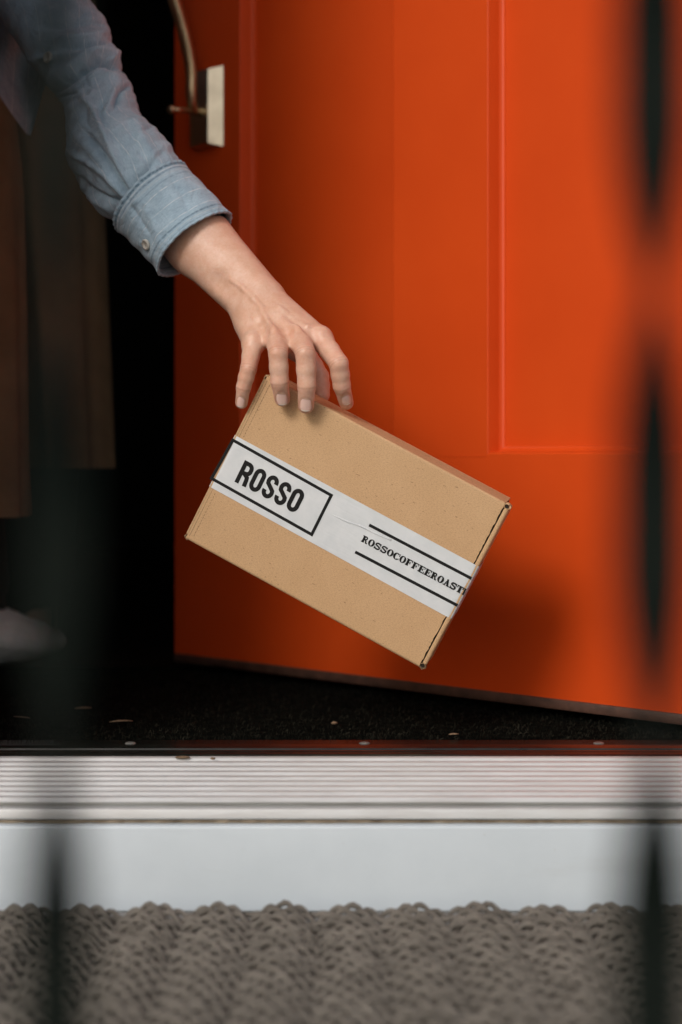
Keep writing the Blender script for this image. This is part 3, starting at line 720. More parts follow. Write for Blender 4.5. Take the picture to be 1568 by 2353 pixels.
# ------------------------------------------------------------------ signed-distance sculpting
class SDF:
    def __init__(s, lo, hi, h):
        s.lo = np.array(lo, np.float32); s.h = h; s.n = (np.ceil((np.array(hi) - np.array(lo)) / h)).astype(int) + 1
        s.ax = [s.lo[i] + h * np.arange(s.n[i], dtype=np.float32) for i in range(3)]
        s.D = np.full(s.n, .05, np.float32)
    def new(s): return np.full(s.n, .05, np.float32)
    def win(s, pmin, pmax, pad):
        a = np.clip(np.floor((pmin - pad - s.lo) / s.h).astype(int), 0, s.n); b = np.clip(np.ceil((pmax + pad - s.lo) / s.h).astype(int) + 1, 0, s.n)
        return tuple(slice(a[i], b[i]) for i in range(3))
    def grid(s, w_): return np.meshgrid(s.ax[0][w_[0]], s.ax[1][w_[1]], s.ax[2][w_[2]], indexing='ij', sparse=True)
    def cone(s, D, a, b, ra, rb, k=.004, flat=None, fs=1.0, cut=False):
        a = np.array(a, np.float32); b = np.array(b, np.float32)
        w_ = s.win(np.minimum(a, b), np.maximum(a, b), max(ra, rb) / min(fs, 1) + 2 * k + 3 * s.h)
        if any(x.stop <= x.start for x in w_): return
        X, Y, Z = s.grid(w_); ab = b - a; L2 = float(ab @ ab) + 1e-12
        t = np.clip(((X - a[0]) * ab[0] + (Y - a[1]) * ab[1] + (Z - a[2]) * ab[2]) / L2, 0, 1)
        dx, dy, dz = X - a[0] - t * ab[0], Y - a[1] - t * ab[1], Z - a[2] - t * ab[2]
        if flat is not None:
            f = np.array(flat, np.float32); f = f / np.linalg.norm(f); q = (dx * f[0] + dy * f[1] + dz * f[2]) * (1 / fs - 1)
            dx, dy, dz = dx + f[0] * q, dy + f[1] * q, dz + f[2] * q
        d = np.sqrt(dx * dx + dy * dy + dz * dz) - (ra + (rb - ra) * t)
        s.smin(D, w_, d, k, cut)
    def smin(s, D, w_, d, k, cut=False):
        A = D[w_]
        if cut: d = -d; h = np.maximum(k - np.abs(A - d), 0) / k; D[w_] = np.maximum(A, d) + h * h * k / 4
        else: h = np.maximum(k - np.abs(A - d), 0) / k; D[w_] = np.minimum(A, d) - h * h * k / 4
    def merge(s, A, B, k):
        h = np.maximum(k - np.abs(A - B), 0) / k; return np.minimum(A, B) - h * h * k / 4
    def groove(s, D, p, ax, nrm, offs, amp, wd, reach):
        p = np.array(p, np.float32); w_ = s.win(p, p, reach + .004); X, Y, Z = s.grid(w_)
        dx, dy, dz = X - p[0], Y - p[1], Z - p[2]; t = dx * ax[0] + dy * ax[1] + dz * ax[2]; nn_ = dx * nrm[0] + dy * nrm[1] + dz * nrm[2]
        rr = np.sqrt(dx * dx + dy * dy + dz * dz); mk = np.exp(-(rr / reach) ** 4) * np.clip(nn_ / .004, 0, 1)
        side = np.sqrt(np.maximum(rr * rr - t * t - nn_ * nn_, 0))
        for (o, am, cv) in offs: D[w_] += mk * amp * am * np.exp(-((t - o - cv * side) / wd) ** 2)
    def net(s, D=None):
        D = s.D if D is None else D
        S_ = D < 0; c = S_[:-1, :-1, :-1]
        al = c.copy(); an = c.copy()
        for i in (0, 1):
            for j in (0, 1):
                for k_ in (0, 1):
                    q = S_[i:S_.shape[0] - 1 + i, j:S_.shape[1] - 1 + j, k_:S_.shape[2] - 1 + k_]; al &= q; an |= q
        mx = an & ~al; I, J, K = np.nonzero(mx); idx = np.full(mx.shape, -1, np.int32); idx[I, J, K] = np.arange(len(I))
        cor = [(i, j, k_) for i in (0, 1) for j in (0, 1) for k_ in (0, 1)]
        vals = {c_: D[I + c_[0], J + c_[1], K + c_[2]] for c_ in cor}
        acc = np.zeros((len(I), 3)); cnt = np.zeros(len(I))
        for c0 in cor:
            for ax in range(3):
                if c0[ax] == 0:
                    c1 = list(c0); c1[ax] = 1; c1 = tuple(c1); a, b = vals[c0], vals[c1]; m_ = (a < 0) != (b < 0)
                    t = np.where(m_, a / np.where(m_, a - b, 1), 0); p = np.tile(np.array(c0, float), (len(I), 1)); p[:, ax] += t
                    acc[m_] += p[m_]; cnt[m_] += 1
        V = (np.stack([I, J, K], 1) + acc / cnt[:, None]) * s.h + s.lo
        F = []
        for ax in range(3):
            a_ = [slice(None)] * 3; b_ = [slice(None)] * 3; a_[ax] = slice(0, -1); b_[ax] = slice(1, None)
            ch = S_[tuple(a_)] != S_[tuple(b_)]; ii = np.array(np.nonzero(ch)).T
            o1, o2 = [(1, 2), (2, 0), (0, 1)][ax]
            ok = (ii[:, o1] > 0) & (ii[:, o2] > 0) & (ii[:, o1] < D.shape[o1] - 1) & (ii[:, o2] < D.shape[o2] - 1); ii = ii[ok]
            q = []
            for (d1, d2) in ((-1, -1), (0, -1), (0, 0), (-1, 0)):
                t = ii.copy(); t[:, o1] += d1; t[:, o2] += d2; q.append(idx[t[:, 0], t[:, 1], t[:, 2]])
            q = np.stack(q, 1); inside = S_[ii[:, 0], ii[:, 1], ii[:, 2]]; q[~inside] = q[~inside][:, ::-1]
            F.append(q)
        return V, np.vstack(F)

# ------------------------------------------------------------------ hand and forearm
HG = SDF((-.205, 1.555, .268), (.022, 1.752, .475), .00075)
def nv(v): v = np.array(v, float); return v / np.linalg.norm(v)
palm = HG.new()
# forearm: ulna and radius side by side
YW, YC = 1.660, 1.700
wu, wr_ = H(627, 762, YW), H(706, 684, YW - .002)
cu, cr_ = H(222, 338, YC), H(288, 275, YC)
ext = 0.55
eu, er_ = cu + (cu - wu) * ext, cr_ + (cr_ - wr_) * ext
HG.cone(palm, wu, cu, .0182, .0240, .012); HG.cone(palm, wr_, cr_, .0185, .0250, .012)
HG.cone(palm, cu, eu, .0240, .0285, .012); HG.cone(palm, cr_, er_, .0250, .0295, .012)
HG.cone(palm, H(470, 640, YW - .002), H(560, 735, YW - .006), .0085, .0095, .012)     # ulna head
HG.cone(palm, H(690, 640, YW - .012), H(420, 330, YC - .012), .010, .013, .012)         # extensor swell
# metacarpals
mcp = {'i': H(1118, 985, 1.6135), 'm': H(958, 962, 1.6070), 'r': H(798, 975, 1.6090), 'p': H(634, 1018, 1.6150)}
car = {'i': H(765, 715, 1.6500), 'm': H(712, 745, 1.6455), 'r': H(660, 775, 1.6470), 'p': H(605, 815, 1.6530)}
rm = {'i': .0098, 'm': .0102, 'r': .0098, 'p': .0090}; rc_ = {'i': .0140, 'm': .0145, 'r': .0150, 'p': .0150}
for f in 'imrp': HG.cone(palm, car[f], mcp[f], rc_[f], rm[f], .0085)
HG.cone(palm, H(640, 735, YW - .004), H(760, 800, 1.648), .0165, .0150, .010)
# palm flesh behind the metacarpals, thumb base
HG.cone(palm, H(700, 850, 1.668), H(860, 1010, 1.6400), .0150, .0100, .012)
HG.cone(palm, H(620, 900, 1.650), H(655, 1010, 1.630), .0125, .0090, .010)
HG.cone(palm, H(790, 800, 1.668), H(940, 1010, 1.664), .0155, .0125, .010)
# tendons
for f, (sx, sy) in {'i': (760, 700), 'm': (715, 740), 'r': (675, 775)}.items():
    a = np.array(H(sx, sy, 1.636)); b = np.array(mcp[f]) + np.array((0, -.0065, .003)); HG.cone(palm, a, b, .0020, .0036, .0050)
for f, hr in (('i', .0072), ('m', .0074), ('r', .0066), ('p', .0058)):
    a = np.array(mcp[f]) + np.array((0, -.0052, .0036)); HG.cone(palm, a, a + np.array((.0005, -.0004, -.002)), hr, hr * .95, .004)
for pts_ in ([(690, 770), (735, 850), (790, 900), (870, 930)], [(640, 830), (690, 900), (715, 960)], [(820, 760), (900, 820), (985, 880), (1050, 900)], [(470, 560), (560, 620), (640, 700), (700, 760)]):
    vp = []
    for (x, y) in pts_:                      # veins follow the skin: search the surface along the line of sight
        o_c = np.array((0, 0, CAMZ)); d_ = np.array(H(x, y, 1.0)) - o_c; best = None
        for Yq in np.arange(1.585, 1.70, .0008):
            p = o_c + d_ * Yq; ii = np.round((p - HG.lo) / HG.h).astype(int)
            if (ii > 0).all() and (ii < np.array(palm.shape)).all() and palm[tuple(ii)] < 0: best = p; break
        if best is not None: vp.append(best + np.array((0, .0009, -.0003)))
    for a, b in zip(vp, vp[1:]): HG.cone(palm, a, b, .0011, .0011, .0040)
# fingers: (joint list with crop position, depth, radius)
FG = {
 'i': [(1118, 985, 1.6135, .0098), (1246, 1160, 1.5850, .0093), (1268, 1318, 1.5930, .0084), (1300, 1440, 1.6075, .0071)],
 'm': [(958, 962, 1.6070, .0100), (1008, 1088, 1.5750, .0095), (1018, 1320, 1.5780, .0088), (1012, 1462, 1.5860, .0077)],
 'r': [(798, 975, 1.6090, .0096), (812, 1085, 1.5775, .0092), (824, 1290, 1.5810, .0087), (842, 1412, 1.5900, .0076)],
 'p': [(634, 1018, 1.6150, .0088), (602, 1195, 1.5950, .0081), (566, 1330, 1.5985, .0071), (551, 1440, 1.6050, .0062)],
 't': [(880, 980, 1.6660, .0125), (1010, 1110, 1.6740, .0105), (1108, 1255, 1.6690, .0088), (1122, 1385, 1.6600, .0078)],
}
total = palm; JT = {}
for f, js in FG.items():
    fd = HG.new(); pts = [np.array(H(x, y, d)) for x, y, d, r_ in js]; rr = [j[3] - (.0004 + (.0004 if q else 0) if f != 't' else 0) for q, j in enumerate(js)]; JT[f] = (pts, rr)
    for q in range(3):
        a, b = pts[q], pts[q + 1]; mid = (a + b) / 2
        if q < 2 or f == 't':
            mr = (rr[q] + rr[q + 1]) / 2 + .0002; HG.cone(fd, a, mid, rr[q], mr, .0016); HG.cone(fd, mid, b, mr, rr[q + 1], .0016)
        else:
            HG.cone(fd, a, b, rr[q], rr[q + 1], .0022)
            pad = a + (b - a) * .62 + np.array((0, .0022, 0)); HG.cone(fd, pad, b + np.array((0, .0012, 0)), rr[3] * 1.0, rr[3] * .93, .0015)
    total = HG.merge(total, fd, .0075 if f != 't' else .009)
D = total
camv = np.array((0, 0, CAMZ))
for f in 'imrp':
    pts, rr = JT[f]
    for q, offs, am in ((1, [(-.0030, .7, -.12), (-.0008, 1, 0), (.0016, 1, .05), (.0038, .6, .15)], 1.0), (2, [(-.0014, .8, -.1), (.0008, 1, 0.05), (.0026, .5, .15)], .9)):
        ax = nv(pts[min(q + 1, 3)] - pts[q - 1]); nr_ = nv(camv - pts[q]); nr_ = nv(nr_ - ax * (nr_ @ ax))
        HG.groove(D, pts[q], ax, nr_, offs, .00050 * am, .00085, .0105)
    # bulge of the knuckle pad is kept; shallow dip between MCP heads
for a, b in (('i', 'm'), ('m', 'r'), ('r', 'p')):
    m0 = (np.array(mcp[a]) + np.array(mcp[b])) / 2; c0 = (np.array(car[a]) + np.array(car[b])) / 2
    HG.cone(D, m0 + np.array((0, -.0135, .004)), m0 * .5 + c0 * .5 + np.array((0, -.0185, .004)), .0030, .0025, .007, cut=True)
HG.cone(D, H(360, 570, 1.6530), H(450, 665, 1.6370), .0050, .0045, .012, cut=True)            # hollow beside the ulna
# press fingers against the box instead of through it
Vh, Fh = HG.net(D)
def normals(V, F):
    nrm = np.zeros_like(V); a = V[F[:, 2]] - V[F[:, 0]]; b = V[F[:, 3]] - V[F[:, 1]]; n_ = np.cross(a, b)
    for i in range(4): np.add.at(nrm, F[:, i], n_)
    return nrm / (np.linalg.norm(nrm, axis=1)[:, None] + 1e-12)
def relax(V, F, it=2, lam=.5):
    for _ in range(it):
        s_ = np.zeros_like(V); c = np.zeros(len(V))
        for i in range(4):
            for j in ((i + 1) % 4,):
                np.add.at(s_, F[:, i], V[F[:, j]]); np.add.at(c, F[:, i], 1); np.add.at(s_, F[:, j], V[F[:, i]]); np.add.at(c, F[:, j], 1)
        V = V + lam * (s_ / np.maximum(c, 1)[:, None] - V)
    return V
Vh = relax(Vh, Fh, 1, .5)
# keep the hand outside the cardboard
M4 = np.array(BMi); loc = Vh @ M4[:3, :3].T + M4[:3, 3]
ins = (loc[:, 0] > -hx) & (loc[:, 0] < hx) & (loc[:, 1] > -hy) & (loc[:, 1] < hy + .0004) & (loc[:, 2] < .0006) & (loc[:, 2] > -BD_ - .003)
dfr = .0006 - loc[:, 2]; dtp = hy + .0004 - loc[:, 1]; dbk = loc[:, 2] + BD_ + .003; dlf = loc[:, 0] + hx + .0006
best = np.argmin(np.stack([dfr, dtp, dbk, dlf]), 0)
print('hand verts inside box', ins.sum(), 'max depth', np.min(np.stack([dfr, dtp, dbk, dlf]), 0)[ins].max() if ins.any() else 0)
for q, (axi, val) in enumerate(((2, .0006), (1, hy + .0004), (2, -BD_ - .003), (0, -hx - .0006))):
    m_ = ins & (best == q); loc[m_, axi] = val
Mf = np.array(BM); Vh = loc @ Mf[:3, :3].T + Mf[:3, 3]
# tint: knuckles, finger tips (r); shade painted into creases and nail grooves (g)
tint = np.zeros((len(Vh), 4), np.float32); tint[:, 3] = 1
for f in 'imrpt':
    pts, rr = JT[f]
    for q, am, rd in ((1, .28, .010), (2, .30, .009), (3, .42, .011)):
        d = np.linalg.norm(Vh - pts[q], axis=1); tint[:, 0] = np.maximum(tint[:, 0], am * np.exp(-(d / rd) ** 2))
    if f in 'imrp':
        for q in (1, 2):
            ax = nv(pts[min(q + 1, 3)] - pts[q - 1]); dv = Vh - pts[q]; t = dv @ ax; rr_ = np.linalg.norm(dv, axis=1)
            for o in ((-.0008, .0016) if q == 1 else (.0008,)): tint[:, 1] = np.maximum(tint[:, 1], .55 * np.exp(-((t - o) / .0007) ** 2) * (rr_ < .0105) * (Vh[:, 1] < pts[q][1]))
for f in 'imr': d = np.linalg.norm(Vh - np.array(mcp[f]) - np.array((0, -.008, 0)), axis=1); tint[:, 0] = np.maximum(tint[:, 0], .28 * np.exp(-(d / .010) ** 2))

# nails: curved plates on the last joints
NV, NF, NM = [], [], []
def nail(f, cx, cy, wpx, hpx, lift=.0002):
    pts, rr = JT[f]; a, b = pts[2], pts[3]; ax = nv(b - a)
    cpt = np.array(H(cx, cy, 1.59)); view = nv(cpt - camv)
    # hit the skin along the line of sight
    rel = Vh - camv; t = rel @ view; perp = np.linalg.norm(rel - t[:, None] * view, axis=1); near = perp < .0012
    i0 = np.where(near)[0][np.argmin(t[near])]; p0 = Vh[i0]
    nrm = nv(-view - ax * (-view @ ax)); side = np.cross(ax, nrm)
    w2, h2 = wpx * .32155 / 2600 / 2, hpx * .32155 / 2600 / 2
    n1, n2 = 14, 10; base = len(NV)
    Rr = w2 * 1.30
    for i in range(n1 + 1):
        v_ = -1 + 2 * i / n1
        for j in range(n2 + 1):
            u_ = -1 + 2 * j / n2
            wv = (1 - abs(v_) ** 3.2) ** .42 if v_ < 0 else (1 - abs(v_) ** 3.6) ** .40
            wv = max(wv, .02); ang = u_ * wv * .78
            x_ = Rr * math.sin(ang); z_ = Rr * (math.cos(ang) - 1) * .9
            z_ += -.0004 * v_ * v_ + lift + .0001
            edge = max(abs(u_), abs(v_)); z_ -= .0006 * (edge > .93)
            NV.append(p0 + ax * v_ * h2 + side * x_ + nrm * (z_ + .0002))
    for i in range(n1):
        for j in range(n2):
            NF.append((base + i * (n2 + 1) + j, base + i * (n2 + 1) + j + 1, base + (i + 1) * (n2 + 1) + j + 1, base + (i + 1) * (n2 + 1) + j)); NM.append(2 if i >= n1 - 2 else 1)
for f, cx, cy, wp, hp in (('r', 840, 1424, 84, 112), ('m', 1008, 1466, 86, 112), ('i', 1302, 1430, 72, 108), ('p', 548, 1447, 62, 92)):
    qx = (784 + Vh[:, 0] / Vh[:, 1] * FPX - 378.1) / .32155; qy = (1045 - (Vh[:, 2] - CAMZ) / Vh[:, 1] * FPX - 462.2) / .32155
    e = np.sqrt(((qx - cx) / (wp * .56)) ** 2 + ((qy - cy + 2) / (hp * .56)) ** 2); front = Vh[:, 1] < JT[f][0][3][1] + .001
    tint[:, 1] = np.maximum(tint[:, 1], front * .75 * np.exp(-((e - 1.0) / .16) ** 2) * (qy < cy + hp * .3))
nail('r', 840, 1424, 84, 112); nail('m', 1008, 1466, 86, 112); nail('i', 1302, 1430, 72, 108); nail('p', 548, 1447, 62, 92)

# the rest of the body, coarse (mostly outside the frame or under clothing)
BG = SDF((-.80, 1.45, -.02), (-.08, 2.60, 1.12), .012)
b_ = BG.new()
ELB = np.array(P(218, 232, 1.785)); SHR = np.array((-.372, 1.905, .885)); SHL = np.array((-.62, 1.93, .90))
NECK = np.array((-.47, 1.86, .93)); HEAD = np.array((-.46, 1.70, .955)); HIP = np.array((-.46, 2.30, .86))
BG.cone(b_, ELB, SHR, .029, .038, .02); BG.cone(b_, HIP, (-.475, 1.95, .90), .125, .125, .05, flat=(0, 0, 1), fs=.78)
BG.cone(b_, SHL, SHR, .052, .052, .05); BG.cone(b_, NECK, HEAD, .052, .05, .02)
BG.cone(b_, HEAD + (0, 0, .02), HEAD + (.01, -.05, -.03), .088, .060, .02, flat=(1, 0, 0), fs=.85)
BG.cone(b_, HEAD + (.01, -.075, -.02), HEAD + (.012, -.105, -.035), .010, .014, .01)      # nose
BG.cone(b_, SHL, (-.70, 2.05, .66), .046, .036, .02); BG.cone(b_, (-.70, 2.05, .66), (-.60, 1.98, .46), .034, .026, .02); BG.cone(b_, (-.60, 1.98, .46), (-.575, 1.96, .39), .028, .014, .02)
for (hx_, kx, ky, ax_, ay) in ((-.40, -.365, 2.235, -.40, 2.36), (-.52, -.465, 2.13, -.44, 2.16)):
    BG.cone(b_, (hx_, 2.29, .82), (kx, ky, .46), .070, .036, .03); BG.cone(b_, (kx, ky, .46), (ax_, ay, .07), .036, .026, .02)
    BG.cone(b_, (ax_, ay, .045), (ax_ + .01, ay, .03), .026, .022, .02)
Vb, Fb = BG.net(b_); Vb = relax(Vb, Fb, 2)
nb, nh = len(Vb), len(Vh)
Vall = np.vstack([Vh, Vb, np.array(NV)]); Fall = [tuple(f) for f in Fh] + [tuple(f + nh) for f in Fb] + [tuple(np.array(f) + nh + nb) for f in NF]
fm = [0] * (len(Fh) + len(Fb)) + NM
person = mesh('person', Vall, Fall, [M_skin, M_nail, M_nailtip], None, True, None, fm)
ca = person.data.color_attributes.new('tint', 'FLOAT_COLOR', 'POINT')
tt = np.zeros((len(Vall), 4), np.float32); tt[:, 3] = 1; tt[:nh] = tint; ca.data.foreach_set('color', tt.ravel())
tag(person, 'person in a pale blue shirt reaching from the dark doorway to hold a box', 'person')
g = MB()
bm = bmesh.new(); bmesh.ops.create_icosphere(bm, subdivisions=4, radius=1)
rng = np.random.RandomState(2)
for v_ in bm.verts:
    c = v_.co; q = 1 + .03 * math.sin(40 * c.x + 9 * c.z) 
    v_.co = Vector((HEAD[0] + c.x * .094 * q, HEAD[1] + .035 + c.y * .100 * q, HEAD[2] + .045 + c.z * .088 * q))
bm.verts.index_update(); g.add([v_.co[:] for v_ in bm.verts], [[v_.index for v_ in f.verts] for f in bm.faces]); bm.free()
g.build('hair', M_hair, person, True)

# ------------------------------------------------------------------ sleeve, cuff
def tube_px(secs, nsub, nth, depth_k=.86, open_=True):
    A = crom([(l[0], l[1], r_[0], r_[1], y) for l, r_, y in secs], nsub)
    Lp = np.array([P(a[0], a[1], a[4]) for a in A]); Rp = np.array([P(a[2], a[3], a[4]) for a in A])
    C = (Lp + Rp) / 2; ring = []; nrm = []
    n_ = len(C); arcl = np.concatenate([[0], np.cumsum(np.linalg.norm(np.diff(C, axis=0), axis=1))])
    V = np.zeros((n_, nth, 3)); NN = np.zeros((n_, nth, 3)); UV = np.zeros((n_, nth, 2))
    for i in range(n_):
        e1 = Rp[i] - Lp[i]; ra = np.linalg.norm(e1) / 2; e1 = e1 / (2 * ra); t = C[min(i + 1, n_ - 1)] - C[max(i - 1, 0)]; t /= np.linalg.norm(t)
        e2 = np.cross(t, e1); e2 /= np.linalg.norm(e2)
        if e2[1] > 0: e2 = -e2
        for j in range(nth):
            a = 2 * math.pi * j / nth; V[i, j] = C[i] + e1 * ra * math.cos(a) + e2 * ra * depth_k * math.sin(a)
            NN[i, j] = e1 * math.cos(a) + e2 * math.sin(a); UV[i, j] = (ra * a, arcl[i])
    return V, NN, UV, arcl
def grid_faces(n_, nth, flip=False):
    F = []
    for i in range(n_ - 1):
        for j in range(nth):
            f = (i * nth + j, i * nth + (j + 1) % nth, (i + 1) * nth + (j + 1) % nth, (i + 1) * nth + j); F.append(f[::-1] if flip else f)
    return F
def topx(V):                      # world -> photo pixel, used only to place folds while sculpting
    return np.stack([784 + V[..., 0] / V[..., 1] * FPX, 1045 - (V[..., 2] - CAMZ) / V[..., 1] * FPX], -1)
def polydist(Q, pl):
    best = np.full(Q.shape[:-1], 1e9); tb = np.zeros(Q.shape[:-1])
    pl = crom([(a, b, 0) for a, b in pl], 5)[:, :2]
    for i in range(len(pl) - 1):
        a, b = pl[i], pl[i + 1]; ab = b - a; t = np.clip(((Q - a) @ ab) / (ab @ ab + 1e-9), 0, 1); d = np.linalg.norm(Q - a - t[..., None] * ab, axis=-1)
        m_ = d < best; best[m_] = d[m_]; tb[m_] = (i + t[m_]) / (len(pl) - 1)
    return best, tb
def fold(V, NN, folds):
    Q = topx(V); disp = np.zeros(V.shape[:-1]); front = np.clip(-NN[..., 1] * 2.0 + .45, 0, 1)
    for pl, wd, amp in folds:
        d, t = polydist(Q, pl); disp += 1.45 * amp * .001 * (np.exp(-(d / wd) ** 2) if amp > 0 else np.exp(-(d / (wd * .8)) ** 1.3)) * np.clip(np.minimum(t, 1 - t) * 5 + .25, 0, 1) * front
    return V + NN * disp[..., None]
secs = [((286, 516), (432, 400), 1.712), ((268, 507), (417, 378), 1.716), ((226, 486), (398, 341), 1.722), ((203, 452), (376, 314), 1.729), ((178, 418), (353, 289), 1.737), ((158, 376), (324, 268), 1.746),
        ((156, 330), (316, 240), 1.754), ((154, 288), (309, 214), 1.762), ((150, 255), (300, 190), 1.770), ((132, 224), (284, 164), 1.776),
        ((98, 176), (272, 128), 1.786), ((62, 130), (258, 92), 1.796), ((28, 78), (246, 54), 1.808), ((-8, 18), (214, 18), 1.822), ((-40, -60), (190, -50), 1.84), ((-70, -160), (150, -150), 1.865), ((-95, -260), (110, -255), 1.89)]
V, NN, UV, al_ = tube_px(secs, 14, 200, .84)
rng = np.random.RandomState(8)
folds = [([(128, 214), (180, 172), (232, 147), (283, 162)], 6, -8), ([(110, 200), (170, 152), (230, 126), (280, 138)], 15, 5.5), ([(190, 186), (236, 168), (285, 180)], 9, 2.0),
 ([(262, 250), (279, 208), (302, 196)], 6, -4.5), ([(238, 268), (258, 222), (268, 196)], 8, 2.2),
 ([(176, 205), (222, 268), (260, 355), (308, 450)], 9, 3.4), ([(190, 296), (236, 350), (276, 412), (300, 454)], 8, -5.5), ([(160, 300), (205, 345), (250, 400), (288, 452)], 10, 1.6),
 ([(157, 350), (210, 380), (258, 420), (296, 462)], 7, 2.8), ([(160, 395), (208, 434), (258, 458), (300, 470)], 7, -4.0), ([(180, 420), (215, 460), (262, 486)], 7, 2.0),
 ([(240, 232), (230, 264), (246, 305)], 6, -3.0), ([(205, 240), (196, 270), (210, 300)], 9, -2.0), ([(310, 270), (330, 320), (372, 380)], 12, 1.4), ([(290, 262), (315, 335), (352, 398)], 9, -1.3),
 ([(140, 110), (196, 108), (258, 96)], 7, -3.6), ([(130, 92), (190, 86), (250, 72)], 10, 2.8), ([(40, 150), (110, 132), (180, 128), (255, 118)], 9, 2.6), ([(160, 60), (205, 52), (244, 58)], 6, -3.0),
 ([(60, 210), (95, 250), (120, 215)], 9, 2.0), ([(150, 255), (200, 235), (215, 205)], 9, 1.6), ([(205, 20), (150, 60), (100, 60)], 9, -2.4),
 ([(330, 290), (316, 330), (330, 372)], 8, 1.0), ([(380, 345), (352, 372), (330, 420)], 7, -1.2)]
for q in range(26):                # small random creases, mostly across the arm
    cx, cy = rng.uniform(150, 390), rng.uniform(90, 460); an = rng.choice([.5, 1.1, -.3, 2.3]) + rng.uniform(-.25, .25); L_ = rng.uniform(14, 34)
    folds.append(([(cx - L_ * math.cos(an), cy - L_ * math.sin(an)), (cx, cy + rng.uniform(-5, 5)), (cx + L_ * math.cos(an), cy + L_ * math.sin(an))], rng.uniform(3.5, 7), rng.uniform(-1.5, 1.1)))
V = fold(V, NN, folds)
ss = al_[:, None]; th = (np.arange(200) * 2 * math.pi / 200)[None, :]
V += NN * (.0006 * np.sin(ss * 190 + 3 * np.sin(th * 2)) * np.sin(th * 3 + ss * 55) + .0005 * np.sin(ss * 420 + th * 5))[..., None]
# gathers at the cuff seam
V += NN * (.0012 * np.exp(-(ss / .014)) * np.sin(th * 11 + 2.2 * np.sin(th * 3) + .9 * np.sin(ss * 130)) * (.5 + .5 * np.sin(th * 2 + 1)))[..., None]
n_ = V.shape[0]
sleeve = mesh('shirt_sleeve', V.reshape(-1, 3), grid_faces(n_, 200), M_shirt, person, True, UV.reshape(-1, 2))
csec = [((270, 522), (419, 380), 1.7150), ((295, 546), (444, 407), 1.7095), ((318, 570), (472, 437), 1.7040), ((343, 597), (499, 466), 1.6985), ((369, 627), (524, 497), 1.6930)]
V, NN, UV, al_ = tube_px(csec, 14, 220, .80)
th = (np.arange(220) * 2 * math.pi / 220)[None, :]; ss = al_[:, None]; Lc = al_[-1]; UV[..., 1] *= .0620 / Lc
ends = np.exp(-(ss / .004) ** 2) + np.exp(-((ss - Lc) / .004) ** 2)
V += NN * (.0020 + .0009 * ends + .0010 * np.sin(th * 3 + ss * 30) * (ss / Lc) + .0005 * np.sin(ss * 300 + 4 * np.sin(th * 2)) + .0005 * np.sin(th * 31 + ss * 40) * ends)[..., None]
V = fold(V, NN, [([(300, 470), (318, 500), (345, 540)], 7, -1.6), ([(330, 470), (350, 510), (372, 575)], 9, .9), ([(395, 420), (420, 450), (440, 500)], 10, -.8), ([(276, 512), (300, 476), (318, 455)], 5, 1.6), ([(327, 530), (320, 555)], 4, -1.0), ([(300, 540), (318, 505), (332, 470)], 4, -.9)])
nr_ = V.shape[0]; Vin = V - NN * .0022
Vc = np.concatenate([V, Vin[::-1]], 0); UVc = np.concatenate([UV, UV[::-1]], 0)
F = grid_faces(2 * nr_, 220); F += [((2 * nr_ - 1) * 220 + j, (2 * nr_ - 1) * 220 + (j + 1) % 220, (j + 1) % 220, j) for j in range(220)]
cuff = mesh('shirt_cuff', Vc.reshape(-1, 3), F, M_cuff, person, True, UVc.reshape(-1, 2))
def button(px, py, Vs, NNs, par, rad=.0052):
    Q = topx(Vs); d = np.linalg.norm(Q - np.array((px, py)), axis=-1); d[NNs[..., 1] > 0] = 1e9
    i = np.unravel_index(np.argmin(d), d.shape); p = Vector(Vs[i]); n0 = Vector(NNs[i]).normalized(); q = n0.to_track_quat('Z', 'Y')
    g = MB(); V = []; F = []; nb_ = 24
    prof = [(.0001, .0010), (rad * .55, .0010), (rad * .66, .0019), (rad * .90, .0020), (rad, .0012), (rad * .96, -.0004)]
    for r_, z_ in prof:
        for j in range(nb_): V.append(p + q @ Vector((r_ * math.cos(2 * math.pi * j / nb_), r_ * math.sin(2 * math.pi * j / nb_), z_ + .0004)))
    for i_ in range(len(prof) - 1):
        for j in range(nb_): F.append((i_ * nb_ + j, (i_ + 1) * nb_ + j, (i_ + 1) * nb_ + (j + 1) % nb_, i_ * nb_ + (j + 1) % nb_))
    g.add(V, F, 0)
    for a in range(4):
        c_ = p + q @ Vector((.0011 * math.cos(a * math.pi / 2 + .8), .0011 * math.sin(a * math.pi / 2 + .8), .0016))
        g.add([c_ + q @ Vector((.0004 * math.cos(t * math.pi / 3), .0004 * math.sin(t * math.pi / 3), 0)) for t in range(6)], [(0, 1, 2, 3, 4, 5)], 1)
    g.build('button', [M_button, M_btndark], par, True)
button(337, 561, V, NN, cuff)
Vs, NNs, _, _ = tube_px(secs, 14, 200, .84); Vs = fold(Vs, NNs, folds); button(115, 134, Vs, NNs, sleeve, .0058)

